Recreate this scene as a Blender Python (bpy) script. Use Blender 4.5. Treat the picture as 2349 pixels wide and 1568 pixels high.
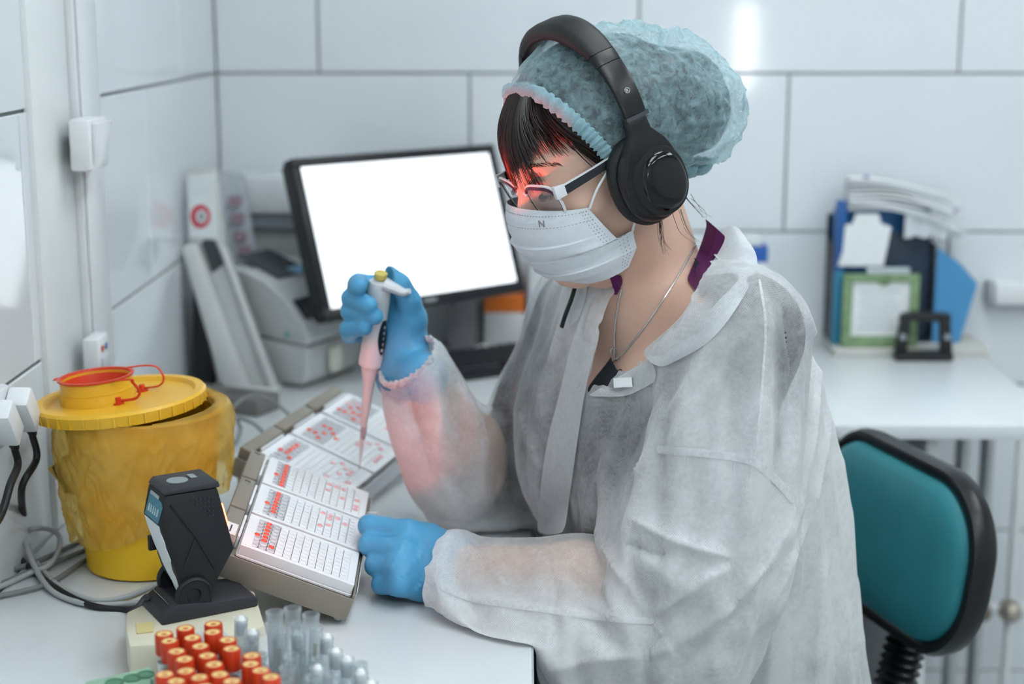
import bpy, bmesh, math, random
import numpy as np
from mathutils import Vector, Matrix

for _o in list(bpy.data.objects):
    bpy.data.objects.remove(_o)
SC = bpy.context.scene
COL = SC.collection
R = math.radians

# ------------------------------------------------------------------ camera, light, exposure
FPX, IW, IH = 3589.0, 2349.0, 1568.0           # a 55 mm lens on a 36 mm wide frame
CAM = Vector((0.0, 0.0, 1.375))
PITCH, YAW = R(11.9), R(0.55)
DESK = 0.75                                    # worktop height
WALLX, WALLY = -0.587, 2.97                    # left tiled wall, back tiled wall

cam_data = bpy.data.cameras.new('camera')
cam_data.sensor_width = 36.0
cam_data.lens = FPX / IW * 36.0
cam_data.clip_start = 0.05
cam_data.dof.use_dof = True
cam_data.dof.focus_distance = 1.60
cam_data.dof.aperture_fstop = 3.2
cam = bpy.data.objects.new('camera', cam_data)
COL.objects.link(cam)
cam.location = CAM
cam.rotation_euler = (R(90) - PITCH, 0, YAW)
SC.camera = cam

world = bpy.data.worlds.new('room_air')
SC.world = world
world.use_nodes = True
world.node_tree.nodes['Background'].inputs[0].default_value = (0.75, 0.85, 0.9, 1)
world.node_tree.nodes['Background'].inputs[1].default_value = 0.35

SC.view_settings.view_transform = 'Standard'
SC.view_settings.look = 'None'
SC.view_settings.gamma = 1.0
SC.view_settings.use_curve_mapping = False
SC.view_settings.exposure = -0.66
SC.cycles.max_bounces = 4
SC.cycles.diffuse_bounces = 2
SC.cycles.glossy_bounces = 2
SC.cycles.use_adaptive_sampling = True
SC.cycles.adaptive_threshold = 0.15
SC.cycles.adaptive_min_samples = 12
SC.cycles.transparent_max_bounces = 14
SC.cycles.sample_clamp_indirect = 6.0
SC.cycles.caustics_reflective = False
SC.cycles.caustics_refractive = False

def area_light(name, loc, rot, sx, sy, watts, col):
    d = bpy.data.lights.new(name, 'AREA')
    d.shape = 'RECTANGLE'; d.size = sx; d.size_y = sy; d.energy = watts; d.color = col
    o = bpy.data.objects.new(name, d); COL.objects.link(o)
    o.location = loc; o.rotation_euler = rot
    return o
COOL = (0.86, 0.955, 1.0)
CEIL = 2.75
LAMPS = [(0.45, 0.35), (0.45, 1.85), (1.9, 0.35), (1.9, 1.85), (0.45, -1.2), (1.9, -1.2)]  # last two are fill panels added behind the camera to brighten frontal surfaces
for _x, _y in LAMPS:
    area_light('ceiling_and_fill_light', (_x, _y, CEIL - 0.075), (0, 0, 0), 0.55, 1.15, 11.5, COOL)

# ------------------------------------------------------------------ projection helpers (photo pixel -> ray)
_F = Vector((-math.sin(YAW) * math.cos(PITCH), math.cos(YAW) * math.cos(PITCH), -math.sin(PITCH)))
_RT = Vector((math.cos(YAW), math.sin(YAW), 0))
_UP = _RT.cross(_F)
def ray(px, py):
    return _F + _RT * ((px - IW / 2) / FPX) + _UP * ((IH / 2 - py) / FPX)
def atz(px, py, z):
    d = ray(px, py); return CAM + d * ((z - CAM.z) / d.z)
def aty(px, py, y):
    d = ray(px, py); return CAM + d * (y / d.y)
def atx(px, py, x):
    d = ray(px, py); return CAM + d * (x / d.x)
def proj(p):
    v = Vector(p) - CAM; z = v.dot(_F)
    return (IW / 2 + FPX * v.dot(_RT) / z, IH / 2 - FPX * v.dot(_UP) / z)

# ------------------------------------------------------------------ materials
def srgb(r, g=None, b=None):
    if isinstance(r, str):
        h = r.lstrip('#'); r, g, b = (int(h[i:i + 2], 16) for i in (0, 2, 4))
    f = lambda u: u / 12.92 if u <= 0.04045 else ((u + 0.055) / 1.055) ** 2.4
    return (f(r / 255), f(g / 255), f(b / 255), 1.0)
MATS = {}
def mat(name, col, rough=0.5, metal=0.0, var=0.04, scale=30.0, bump=0.0, bscale=200.0, spec=0.5, trans=0.0, ior=1.45,
        alpha=1.0, emit=None, estr=0.0, sss=0.0, sheen=0.0, coat=0.0, detail=3.0, stretch=None):
    """principled material; a noise texture varies its colour and roughness and can give a fine relief"""
    if name in MATS:
        return MATS[name]
    m = bpy.data.materials.new(name); m.use_nodes = True
    nt = m.node_tree; b = nt.nodes['Principled BSDF']
    c = srgb(col) if isinstance(col, str) else col
    tc = nt.nodes.new('ShaderNodeTexCoord')
    src = tc.outputs['Object']
    if stretch:
        mp = nt.nodes.new('ShaderNodeMapping'); mp.inputs['Scale'].default_value = stretch
        nt.links.new(src, mp.inputs[0]); src = mp.outputs[0]
    no = nt.nodes.new('ShaderNodeTexNoise'); no.inputs['Scale'].default_value = scale; no.inputs['Detail'].default_value = detail
    nt.links.new(src, no.inputs['Vector'])
    rp = nt.nodes.new('ShaderNodeValToRGB')
    rp.color_ramp.elements[0].position = 0.3; rp.color_ramp.elements[1].position = 0.7
    rp.color_ramp.elements[0].color = tuple(max(0, x * (1 - var)) for x in c[:3]) + (1,)
    rp.color_ramp.elements[1].color = tuple(min(1, x * (1 + var)) for x in c[:3]) + (1,)
    nt.links.new(no.outputs['Fac'], rp.inputs[0]); nt.links.new(rp.outputs[0], b.inputs['Base Color'])
    b.inputs['Roughness'].default_value = rough; b.inputs['Metallic'].default_value = metal
    b.inputs['Specular IOR Level'].default_value = spec; b.inputs['IOR'].default_value = ior
    b.inputs['Transmission Weight'].default_value = trans; b.inputs['Alpha'].default_value = alpha
    b.inputs['Coat Weight'].default_value = coat; b.inputs['Coat Roughness'].default_value = 0.05
    b.inputs['Sheen Weight'].default_value = sheen
    if sss:
        b.inputs['Subsurface Weight'].default_value = sss
        b.inputs['Subsurface Radius'].default_value = (0.012, 0.004, 0.002); b.inputs['Subsurface Scale'].default_value = 0.5
    if emit:
        b.inputs['Emission Color'].default_value = srgb(emit) if isinstance(emit, str) else emit
        b.inputs['Emission Strength'].default_value = estr
    if bump:
        n2 = nt.nodes.new('ShaderNodeTexNoise'); n2.inputs['Scale'].default_value = bscale; n2.inputs['Detail'].default_value = 4
        nt.links.new(src, n2.inputs['Vector'])
        bp = nt.nodes.new('ShaderNodeBump'); bp.inputs['Strength'].default_value = bump; bp.inputs['Distance'].default_value = 0.002
        nt.links.new(n2.outputs['Fac'], bp.inputs['Height']); nt.links.new(bp.outputs[0], b.inputs['Normal'])
    MATS[name] = m
    return m

# ------------------------------------------------------------------ objects
def tag(o, label=None, cat=None, group=None, kind=None):
    if label: o['label'] = label
    if cat: o['category'] = cat
    if group: o['group'] = group
    if kind: o['kind'] = kind
    return o
def thing(name, loc, label, cat, rz=0.0, rot=None, group=None):
    o = bpy.data.objects.new(name, None); COL.objects.link(o)
    o.empty_display_size = 0.05
    o.location = loc
    o.rotation_euler = rot if rot else (0, 0, rz)
    return tag(o, label, cat, group)
def link(name, me, m, parent=None, smooth=False, loc=None, rot=None):
    o = bpy.data.objects.new(name, me); COL.objects.link(o)
    if m is not None:
        me.materials.clear()
        me.materials.append(m)
    if smooth:
        me.polygons.foreach_set('use_smooth', [True] * len(me.polygons))
    if parent is not None: o.parent = parent
    if loc is not None: o.location = loc
    if rot is not None: o.rotation_euler = rot
    return o
def autosmooth(me, ang=35):
    """smooth faces, sharp where two faces meet at more than ang degrees"""
    me.polygons.foreach_set('use_smooth', [True] * len(me.polygons))
    bm = bmesh.new(); bm.from_mesh(me)
    t = R(ang)
    for e in bm.edges:
        if len(e.link_faces) == 2:
            e.smooth = e.calc_face_angle(0) < t
    bm.to_mesh(me); bm.free()

class MB:
    """collects vertices and faces of one part"""
    def __init__(s): s.v = []; s.f = []
    def add(s, vs, fs):
        n = len(s.v); s.v += [tuple(v) for v in vs]; s.f += [tuple(i + n for i in f) for f in fs]; return s
    def box(s, a, b, M=None):
        x0, y0, z0 = a; x1, y1, z1 = b
        vs = [(x0, y0, z0), (x1, y0, z0), (x1, y1, z0), (x0, y1, z0), (x0, y0, z1), (x1, y0, z1), (x1, y1, z1), (x0, y1, z1)]
        if M is not None: vs = [M @ Vector(v) for v in vs]
        return s.add(vs, [(0, 3, 2, 1), (4, 5, 6, 7), (0, 1, 5, 4), (1, 2, 6, 5), (2, 3, 7, 6), (3, 0, 4, 7)])
    def loft(s, rings, cap0=True, cap1=True, closed=True):
        n = len(rings[0]); vs = [p for r in rings for p in r]; fs = []
        for i in range(len(rings) - 1):
            for j in range(n if closed else n - 1):
                k = (j + 1) % n
                fs.append((i * n + j, i * n + k, (i + 1) * n + k, (i + 1) * n + j))
        if cap0: fs.append(tuple(range(n - 1, -1, -1)))
        if cap1: fs.append(tuple(range((len(rings) - 1) * n, len(rings) * n)))
        return s.add(vs, fs)
    def lathe(s, prof, seg=24, c=(0, 0, 0), cap0=True, cap1=True, M=None):
        rings = []
        for r, z in prof:
            ring = [Vector((c[0] + r * math.cos(2 * math.pi * k / seg), c[1] + r * math.sin(2 * math.pi * k / seg), c[2] + z)) for k in range(seg)]
            rings.append([M @ p for p in ring] if M is not None else ring)
        return s.loft(rings, cap0, cap1)
    def tube(s, pts, rad, seg=8, cap=True, flat=1.0, up=None):
        pts = [Vector(p) for p in pts]; n = len(pts)
        rr = rad if isinstance(rad, (list, tuple)) else [rad] * n
        t0 = (pts[1] - pts[0]).normalized()
        u = Vector(up) if up else (Vector((0, 0, 1)) if abs(t0.z) < 0.9 else Vector((1, 0, 0)))
        rings = []
        for i in range(n):
            t = (pts[min(i + 1, n - 1)] - pts[max(i - 1, 0)]).normalized()
            u = (u - t * u.dot(t))
            u = u.normalized() if u.length > 1e-6 else t.orthogonal().normalized()
            w = t.cross(u)
            rings.append([pts[i] + (u * math.cos(2 * math.pi * k / seg) * flat + w * math.sin(2 * math.pi * k / seg)) * rr[i] for k in range(seg)])
        return s.loft(rings, cap, cap)
    def prism(s, poly, d, axis=2, o=0.0, M=None):
        """2-D polygon pushed from o to o+d along an axis"""
        def p3(u, v, w):
            p = [0, 0, 0]; a, b = [i for i in range(3) if i != axis]; p[a] = u; p[b] = v; p[axis] = w
            return M @ Vector(p) if M is not None else Vector(p)
        n = len(poly)
        vs = [p3(u, v, o) for u, v in poly] + [p3(u, v, o + d) for u, v in poly]
        fs = [tuple(range(n - 1, -1, -1)), tuple(range(n, 2 * n))] + [(j, (j + 1) % n, n + (j + 1) % n, n + j) for j in range(n)]
        return s.add(vs, fs)
    def mesh(s, name, bevel=0.0, seg=2, ang=None, fix=True):
        me = bpy.data.meshes.new(name); me.from_pydata(s.v, [], s.f)
        bm = bmesh.new(); bm.from_mesh(me)
        if fix: bmesh.ops.recalc_face_normals(bm, faces=bm.faces)
        if bevel:
            es = [e for e in bm.edges if len(e.link_faces) == 2 and e.calc_face_angle(0) > R(25)]
            bmesh.ops.bevel(bm, geom=es, offset=bevel, segments=seg, profile=0.5, affect='EDGES', clamp_overlap=True)
        bm.to_mesh(me); bm.free()
        if ang: autosmooth(me, ang)
        return me
    def obj(s, name, m, parent=None, bevel=0.0, seg=2, ang=35, loc=None, rot=None):
        return link(name, s.mesh(name, bevel, seg, ang), m, parent, loc=loc, rot=rot)

def spline(pts, n=8):
    """Catmull-Rom through the points"""
    P = [Vector(p) for p in pts]
    P = [P[0] * 2 - P[1]] + P + [P[-1] * 2 - P[-2]]
    out = []
    for i in range(1, len(P) - 2):
        for k in range(n):
            t = k / n; a, b, c, d = P[i - 1:i + 3]
            out.append(0.5 * ((2 * b) + (c - a) * t + (2 * a - 5 * b + 4 * c - d) * t * t + (3 * b - a - 3 * c + d) * t ** 3))
    out.append(P[-2].copy())
    return out
def rrect(w, h, r, n=5, cx=0.0, cy=0.0):
    """rounded rectangle outline, counter-clockwise"""
    out = []
    for sx, sy, a0 in ((1, 1, 0), (-1, 1, 90), (-1, -1, 180), (1, -1, 270)):
        for k in range(n):
            a = R(a0 + 90 * k / (n - 1))
            out.append((cx + sx * (w / 2 - r) + r * math.cos(a), cy + sy * (h / 2 - r) + r * math.sin(a)))
    return out
def frame(o, x, z=None, y=None):
    """matrix from an origin, an x axis and a hint for z"""
    o = Vector(o); x = Vector(x).normalized()
    if z is not None:
        z = Vector(z); z = (z - x * z.dot(x)).normalized(); y = z.cross(x)
    else:
        y = Vector(y); y = (y - x * y.dot(x)).normalized(); z = x.cross(y)
    return Matrix(((x.x, y.x, z.x, o.x), (x.y, y.y, z.y, o.y), (x.z, y.z, z.z, o.z), (0, 0, 0, 1)))
def copy_tree(o, parent=None, loc=None, label=None):
    c = o.copy(); COL.objects.link(c)
    if parent is not None: c.parent = parent
    if loc is not None: c.location = loc
    if label: c['label'] = label
    for ch in list(o.children):
        copy_tree(ch, c)
    return c
def text_mesh(body, size, depth=0.0002):
    """letters as a thin mesh lying in x-y"""
    cu = bpy.data.curves.new('letters', 'FONT'); cu.body = body; cu.size = size; cu.extrude = depth
    cu.align_x = 'CENTER'; cu.align_y = 'CENTER'; cu.resolution_u = 2
    o = bpy.data.objects.new('letters', cu); COL.objects.link(o)
    dg = bpy.context.evaluated_depsgraph_get()
    me = bpy.data.meshes.new_from_object(o.evaluated_get(dg))
    bpy.data.objects.remove(o); bpy.data.curves.remove(cu)
    return me
# ------------------------------------------------------------------ the room
M_TILE = mat('glazed_white_tile', '#e4eaee', rough=0.07, var=0.015, scale=3, spec=0.5)
M_GROUT = mat('grey_grout', '#868e8c', rough=0.9, var=0.08, scale=80)
M_PAINT = mat('white_ceiling_paint', '#eceeee', rough=0.85, var=0.01, scale=5)
M_FLOOR = mat('pale_grey_vinyl_floor', '#a9afb0', rough=0.35, var=0.06, scale=60)
M_PVC = mat('white_pvc', '#e9ecee', rough=0.35, var=0.01)
M_LAMP = mat('lamp_diffuser', '#ffffff', rough=0.5, emit=(0.92, 0.97, 1, 1), estr=6.0)
XR, YF = 3.3, -2.3                                # far right wall and the wall behind the camera
def slab(name, a, b, m, **k):
    return tag(MB().box(a, b).obj(name, m, **k), kind='structure')
slab('floor', (WALLX - 0.1, YF, -0.05), (XR, WALLY + 0.1, 0), M_FLOOR)
slab('ceiling', (WALLX - 0.1, YF, CEIL), (XR, WALLY + 0.1, CEIL + 0.05), M_PAINT)
wall_back = slab('wall_back', (WALLX - 0.1, WALLY, 0), (XR + 0.1, WALLY + 0.1, CEIL), M_GROUT)
wall_left = slab('wall_left', (WALLX - 0.1, YF, 0), (WALLX, WALLY, CEIL), M_GROUT)
slab('wall_right', (XR, YF, 0), (XR + 0.1, WALLY, CEIL), M_PAINT)
slab('wall_front', (WALLX - 0.1, YF - 0.1, 0), (XR + 0.1, YF, CEIL), M_PAINT)
# glazed tiles, 60 x 30 cm, half-lapped; joint heights measured from the photo
TW, TH, TG = 0.597, 0.2975, 0.0042
Z0 = 0.668                                       # a horizontal joint
def tile_mesh(w, h):
    me = MB().box((-w / 2, -0.004, -h / 2), (w / 2, 0, h / 2)).mesh('tile', bevel=0.0012, seg=1)
    return me
FULL = tile_mesh(TW - TG, TH - TG)
def tile(parent, u0, u1, z0, z1, side):
    u0 += TG / 2; u1 -= TG / 2; z0 += TG / 2; z1 -= TG / 2
    full = abs((u1 - u0) - (TW - TG)) < 1e-4 and abs((z1 - z0) - (TH - TG)) < 1e-4
    me = FULL if full else tile_mesh(u1 - u0, z1 - z0)
    c, z = (u0 + u1) / 2, (z0 + z1) / 2
    if side == 'back':
        return link('tile', me, M_TILE, parent, loc=(c, WALLY, z))
    return link('tile', me, M_TILE, parent, loc=(WALLX, c, z), rot=(0, 0, R(90)))
for k in range(-2, 7):
    z0, z1 = max(0, Z0 + (k - 1) * TH), min(CEIL, Z0 + k * TH)
    if z1 - z0 < 0.02: continue
    u = -0.390 if (k + 1) % 2 == 0 else -0.108   # first vertical joint of the row on the back wall
    edges = [WALLX + 0.004] + [u + TW * i for i in range(8) if u + TW * i > WALLX + 0.03]
    for a, b in zip(edges, edges[1:]):
        if a < XR: tile(wall_back, a, min(b, XR), z0, z1, 'back')
    v = 2.66 if (k + 1) % 2 == 0 else 2.40       # on the left wall, counted towards the camera
    edges = [WALLY - 0.004] + [v - TW * i for i in range(9) if v - TW * i > YF]
    for a, b in zip(edges, edges[1:]):
        tile(wall_left, b, a, z0, z1, 'left')
# ceiling light panels; the pair behind the camera is added fill
for i, (x, y) in enumerate(LAMPS):
    t = thing('ceiling_or_fill_panel', (x, y, CEIL), ('white ceiling light panel above the lab bench towards the photographer', 'white ceiling light panel above the seated person and bench', 'white ceiling light panel over the open floor towards the photographer', 'white ceiling light panel over the floor beside the side desk', 'added unseen fill light panel over the bench behind the photographer', 'added unseen fill light panel over the open floor behind the photographer')[i], 'light', group='ceiling light panels')
    MB().box((-0.3, -0.6, -0.06), (0.3, 0.6, 0.0)).obj('housing', M_PVC, t, bevel=0.004)
    MB().box((-0.275, -0.575, -0.066), (0.275, 0.575, -0.0605)).obj('diffuser', M_LAMP, t)
# the vertical tube light whose reflection shows in the tiles behind the person
M_TUBE = mat('tube_light_glow', '#ffffff', emit=(0.95, 0.98, 1, 1), estr=42.0)
t = thing('wall_tube_light', (1.115, YF + 0.001, 1.20), 'short vertical tube light on the wall behind the photographer', 'light')
MB().box((-0.06, 0, -0.26), (0.06, 0.025, 0.26)).obj('backplate', M_PVC, t, bevel=0.004)
MB().lathe([(0.02, -0.215), (0.046, -0.2), (0.046, 0.2), (0.02, 0.215)], 20, (0, 0.075, 0)).obj('tube', M_TUBE, t)

# ------------------------------------------------------------------ fittings on the left wall
def wy(px, py):                                  # distance along the left wall of a photo pixel
    return atx(px, py, WALLX).y
yA, yB, yC = wy(62, 420), wy(150, 420), wy(200, 420)
t = thing('cable_trunking', (WALLX, (yB + yC) / 2, 0.75), 'white vertical cable trunking on the tiled wall carrying the switch', 'trunking')
MB().box((0.0005, -(yC - yB) / 2, 0.002), (0.022, (yC - yB) / 2, 1.9)).obj('channel', M_PVC, t, bevel=0.003)
MB().box((0.0225, -(yC - yB) / 2 + 0.006, 0.002), (0.0255, (yC - yB) / 2 - 0.006, 1.9)).obj('cover', M_PVC, t, bevel=0.001)
M_STRIP = mat('white_strip_panel', '#eef2f2', rough=0.4, var=0.01)
o = MB().box((WALLX + 0.0005, yA, 0.752), (WALLX + 0.012, yB - 0.002, 2.6)).obj('wall_strip', M_STRIP, bevel=0.002)
tag(o, 'broad flat white plastic strip running up the tiled wall beside the trunking', 'panel')
def sbox(name, label, px, py, w, h, d, cat):
    p = atx(px, py, WALLX + 0.026)
    return thing(name, p, label, cat), p
sw, p = sbox('light_switch', 'white surface-mounted light switch on the wall trunking', 180, 328, 0, 0, 0, 'switch')
MB().box((0, -0.042, -0.032), (0.026, 0.042, 0.032)).obj('switch_box', M_PVC, sw, bevel=0.004)
MB().prism([(0.0265, -0.027), (0.036, 0.027), (0.0265, 0.027)], 0.062, axis=1, o=-0.031).obj('rocker', M_PVC, sw, bevel=0.001)
so, p = sbox('network_socket', 'small white network socket with red and blue dots low on the trunking', 203, 815, 0, 0, 0, 'socket')
MB().box((0, -0.026, -0.026), (0.02, 0.026, 0.026)).obj('socket_box', M_PVC, so, bevel=0.003)
MB().box((0.0202, -0.016, -0.02), (0.023, 0.018, 0.0)).obj('socket_insert', mat('socket_insert_grey', '#c9cdd0', 0.4), so, bevel=0.001)
for yy, cc, nm in ((-0.008, '#d8452c', 'red_dot'), (0.01, '#3577b5', 'blue_dot')):
    MB().lathe([(0.0042, 0), (0.0042, 0.0012)], 12, M=Matrix.Translation((0.0202, yy, 0.011)) @ Matrix.Rotation(R(90), 4, 'Y')).obj(nm, mat('dot_' + nm, cc, 0.4), so)
# power strip with plugs low on the near wall
M_CABB = mat('black_rubber_cable', '#15171a', rough=0.5, var=0.1)
PLUGS = []
p0_ = atx(30, 955, WALLX + 0.03)
ps = thing('wall_socket_block', (WALLX + 0.001, p0_.y - 0.03, p0_.z), 'white socket block at the wall edge with two plugs in it', 'socket')
MB().box((0, -0.05, -0.03), (0.024, 0.04, 0.035)).obj('socket_body', M_PVC, ps, bevel=0.004)
for k, (px_, py_) in enumerate(((56, 938), (14, 968))):
    pp_ = atx(px_, py_, WALLX + 0.04)
    pl = thing('power_plug', (ps.location.x + 0.0245, pp_.y, pp_.z),
               ('square white power plug nearest the yellow bucket in the socket block', 'square white power plug at the photo edge in the socket block')[k], 'plug', group='plugs in the socket block')
    pl.rotation_euler = (R(38), 0, 0)
    MB().box((0, -0.0135, -0.026), (0.026, 0.0135, 0.024)).obj('plug_body', M_PVC, pl, bevel=0.004)
    MB().lathe([(0.0055, 0), (0.0055, -0.014), (0.0042, -0.02)], 10, (0.013, 0, -0.0261)).obj('strain_relief', M_CABB, pl)
    PLUGS.append(pp_ + Vector((-0.0025, 0.0445 * math.sin(R(38)), -0.0445 * math.cos(R(38)))))
# ------------------------------------------------------------------ furniture
M_TOP = mat('white_laminate', '#dfe4e6', rough=0.28, var=0.012, scale=8)
M_EDGE = mat('laminate_edge', '#cdd2d3', rough=0.5, var=0.02)
M_LEGM = mat('grey_steel_leg', '#b9bec0', rough=0.4, metal=0.2)
d = thing('lab_bench', (WALLX + 0.008, -0.4, 0), 'white laminate lab bench along the tiled wall where the person works', 'desk')
W = 0.006 - (WALLX + 0.008)
MB().box((0, 0, DESK - 0.025), (W, WALLY + 0.4 - 0.008, DESK)).obj('worktop', M_TOP, d, bevel=0.0012)
MB().box((W + 0.0002, 0, DESK - 0.0245), (W + 0.0014, WALLY + 0.4 - 0.01, DESK - 0.0008)).obj('edge_band', M_EDGE, d)
for yy in (0.03, 1.45, 3.2):
    MB().box((0.03, yy, 0), (W - 0.05, yy + 0.02, DESK - 0.0255)).obj('support_panel', M_TOP, d, bevel=0.001)
MB().box((0.02, 0.06, 0.35), (0.04, 3.19, DESK - 0.0255)).obj('back_panel', M_TOP, d)
# desk along the back wall
c0 = atz(2349, 893, DESK)
XD1 = c0.x; YD0 = atz(2100, 976, DESK).y
d2 = thing('side_desk', (0.03, YD0, 0), 'white side desk against the back wall behind the chair', 'desk')
W2, D2 = XD1 - 0.03, WALLY - 0.008 - YD0
MB().box((0, 0, DESK - 0.022), (W2, D2, DESK)).obj('worktop', M_TOP, d2, bevel=0.0012)
for xx in (0.10, 0.60):
    MB().box((xx, 0.04, 0), (xx + 0.018, D2 - 0.02, DESK - 0.0225)).obj('side_panel', M_TOP, d2, bevel=0.001)
for xx in (W2 - 0.065, W2 - 0.02):
    MB().box((xx, 0.35, 0.0), (xx + 0.012, 0.40, DESK - 0.0225)).obj('frame_post', M_LEGM, d2, bevel=0.001)
MB().box((0.62, D2 - 0.05, 0.1), (W2 - 0.07, D2 - 0.035, DESK - 0.0225)).obj('modesty_panel', M_TOP, d2)
p = aty(2123, 1010, YD0 + 0.12)
MB().box((p.x - 0.012 - 0.03, 0.10, DESK - 0.045), (p.x + 0.012 - 0.03, 0.13, DESK - 0.0225)).obj('bracket', mat('brown_bracket', '#6b665f', 0.6), d2)
# radiator pipe with brass valves under the side desk
pr = aty(2310, 1395, 2.80)
pp = thing('heating_pipe', (pr.x, pr.y, 0), 'thin white heating pipe with brass valves under the side desk', 'pipe')
MB().tube([(0.004, 0, 0.0), (0.004, 0, 0.70)], 0.009, 10).obj('riser', M_PVC, pp)
MB().tube([(-0.12, 0, pr.z), (0.03, 0, pr.z)], 0.011, 10).obj('branch', M_PVC, pp)
for k, (xx, cc) in enumerate(((0.002, '#b7aea0'), (-0.055, '#8a7c6c'))):
    MB().lathe([(0.01, -0.02), (0.02, -0.016), (0.022, 0.0), (0.017, 0.016), (0.009, 0.022)], 14, M=Matrix.Translation((xx, -0.014, pr.z)) @ Matrix.Rotation(R(90), 4, 'X')).obj('valve', mat('valve_brass_%d' % k, cc, 0.35, metal=0.7), pp)
# ------------------------------------------------------------------ things on the bench
from mathutils import noise as MN
def glassy(name, tint, clear=0.85, rough=0.05, edge=0.55):
    """thin clear plastic or glass: mostly see-through, glossier and denser towards grazing angles"""
    if name in MATS: return MATS[name]
    m = bpy.data.materials.new(name); m.use_nodes = True; nt = m.node_tree; nt.nodes.clear()
    N = nt.nodes.new; L = nt.links.new
    out = N('ShaderNodeOutputMaterial'); tr = N('ShaderNodeBsdfTransparent'); gl = N('ShaderNodeBsdfPrincipled')
    gl.inputs['Base Color'].default_value = srgb(tint); gl.inputs['Roughness'].default_value = rough
    tr.inputs[0].default_value = tuple(0.5 + 0.5 * c for c in srgb(tint)[:3]) + (1,)
    lw = N('ShaderNodeLayerWeight'); lw.inputs[0].default_value = 0.35
    no = N('ShaderNodeTexNoise'); no.inputs['Scale'].default_value = 90
    mr = N('ShaderNodeMapRange'); mr.inputs['To Min'].default_value = 1 - clear; mr.inputs['To Max'].default_value = min(1, 1 - clear + edge)
    ad = N('ShaderNodeMath'); ad.operation = 'MULTIPLY_ADD'; ad.inputs[1].default_value = 0.12
    L(no.outputs['Fac'], ad.inputs[0]); L(lw.outputs['Facing'], ad.inputs[2]); L(ad.outputs[0], mr.inputs['Value'])
    mx = N('ShaderNodeMixShader'); L(mr.outputs[0], mx.inputs[0]); L(tr.outputs[0], mx.inputs[1]); L(gl.outputs[0], mx.inputs[2])
    L(mx.outputs[0], out.inputs[0]); MATS[name] = m
    return m

# ---- yellow waste bucket, lid, liner bag
M_YEL = mat('yellow_plastic', '#f8c629', rough=0.38, var=0.04, scale=12, sss=0.0)
M_YEL2 = mat('yellow_lid_plastic', '#f0bb33', rough=0.35, var=0.03, scale=12)
M_RED = mat('orange_red_plastic', '#d9401a', rough=0.35, var=0.03)
pb = atz(310, 1338, DESK)
BC = Vector((pb.x, pb.y + 0.072, DESK))
BH = 0.178
bk = thing('waste_bucket', BC, 'round yellow plastic waste bucket standing by the tiled wall', 'bucket')
MB().lathe([(0.066, 0.0), (0.071, 0.003), (0.0735, 0.04), (0.0875, BH), (0.0900, BH + 0.002), (0.0900, BH + 0.006), (0.085, BH + 0.006), (0.070, 0.006)], 64, cap1=True).obj('tub', M_YEL, bk)
ld = thing('bucket_lid', aty(276, 910, BC.y), 'yellow lid with a red disposal hatch resting on the waste bucket', 'lid', rot=(R(0.5), R(-4.5), 0))
LR = 0.0950
lm_ = MB().lathe([(LR - 0.006, -0.012), (LR, -0.012), (LR + 0.0015, 0.0), (LR - 0.001, 0.003), (LR - 0.010, 0.003), (LR - 0.013, -0.002), (0.001, -0.002)], 72, cap0=False)
lm_.obj('lid_disc', M_YEL2, ld)
for k in range(36):                               # grip ribs round the rim
    a = 2 * math.pi * k / 36
    M = Matrix.Rotation(a, 4, 'Z') @ Matrix.Translation((LR + 0.0012, 0, -0.0055))
    MB().box((-0.001, -0.0011, -0.006), (0.0009, 0.0011, 0.0055), M).obj('grip_rib', M_YEL2, ld)
HC = (-0.026, 0.004, -0.002)
MB().lathe([(0.0425, 0), (0.0415, 0.012), (0.042, 0.0125), (0.042, 0.014), (0.0405, 0.0145), (0.0405, 0.0255), (0.0375, 0.0255), (0.0375, 0.002)], 56, HC, cap0=False, cap1=True).obj('hatch_collar', M_YEL2, ld)
hr = MB().lathe([(0.0412, 0.0258), (0.0428, 0.0268), (0.0428, 0.0285), (0.0392, 0.0285), (0.0372, 0.022), (0.0345, 0.009), (0.012, 0.0075), (0.001, 0.0075)], 56, HC, cap0=False).obj('red_hatch_cup', M_RED, ld)
MB().box((HC[0] - 0.048, -0.005 + HC[1], 0.0245), (HC[0] - 0.0425, 0.005 + HC[1], 0.0262)).obj('hatch_tab', M_RED, ld, bevel=0.001)
for dy, ex in ((0.030, 0.064), (-0.0335, 0.050)):
    pts = spline([(HC[0] + 0.028, HC[1] + dy, 0.0262), (HC[0] + 0.05, HC[1] + dy * 1.08, 0.0265), (HC[0] + ex, HC[1] + dy * 1.0, 0.0235), (HC[0] + ex + 0.006, HC[1] + dy * .92, 0.011), (HC[0] + ex, HC[1] + dy * .86, 0.003), (HC[0] + ex - 0.016, HC[1] + dy * .86, 0.0015)], 6)
    MB().tube(pts, 0.0018, 6, flat=0.6).obj('tether', M_RED, ld)
    MB().lathe([(0.0068, 0), (0.0068, 0.0015), (0.0036, 0.002), (0.0034, 0.0075), (0.003, 0.008)], 14, (HC[0] + ex - 0.02, HC[1] + dy * .86, -0.0019)).obj('tether_peg', M_RED, ld)
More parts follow.
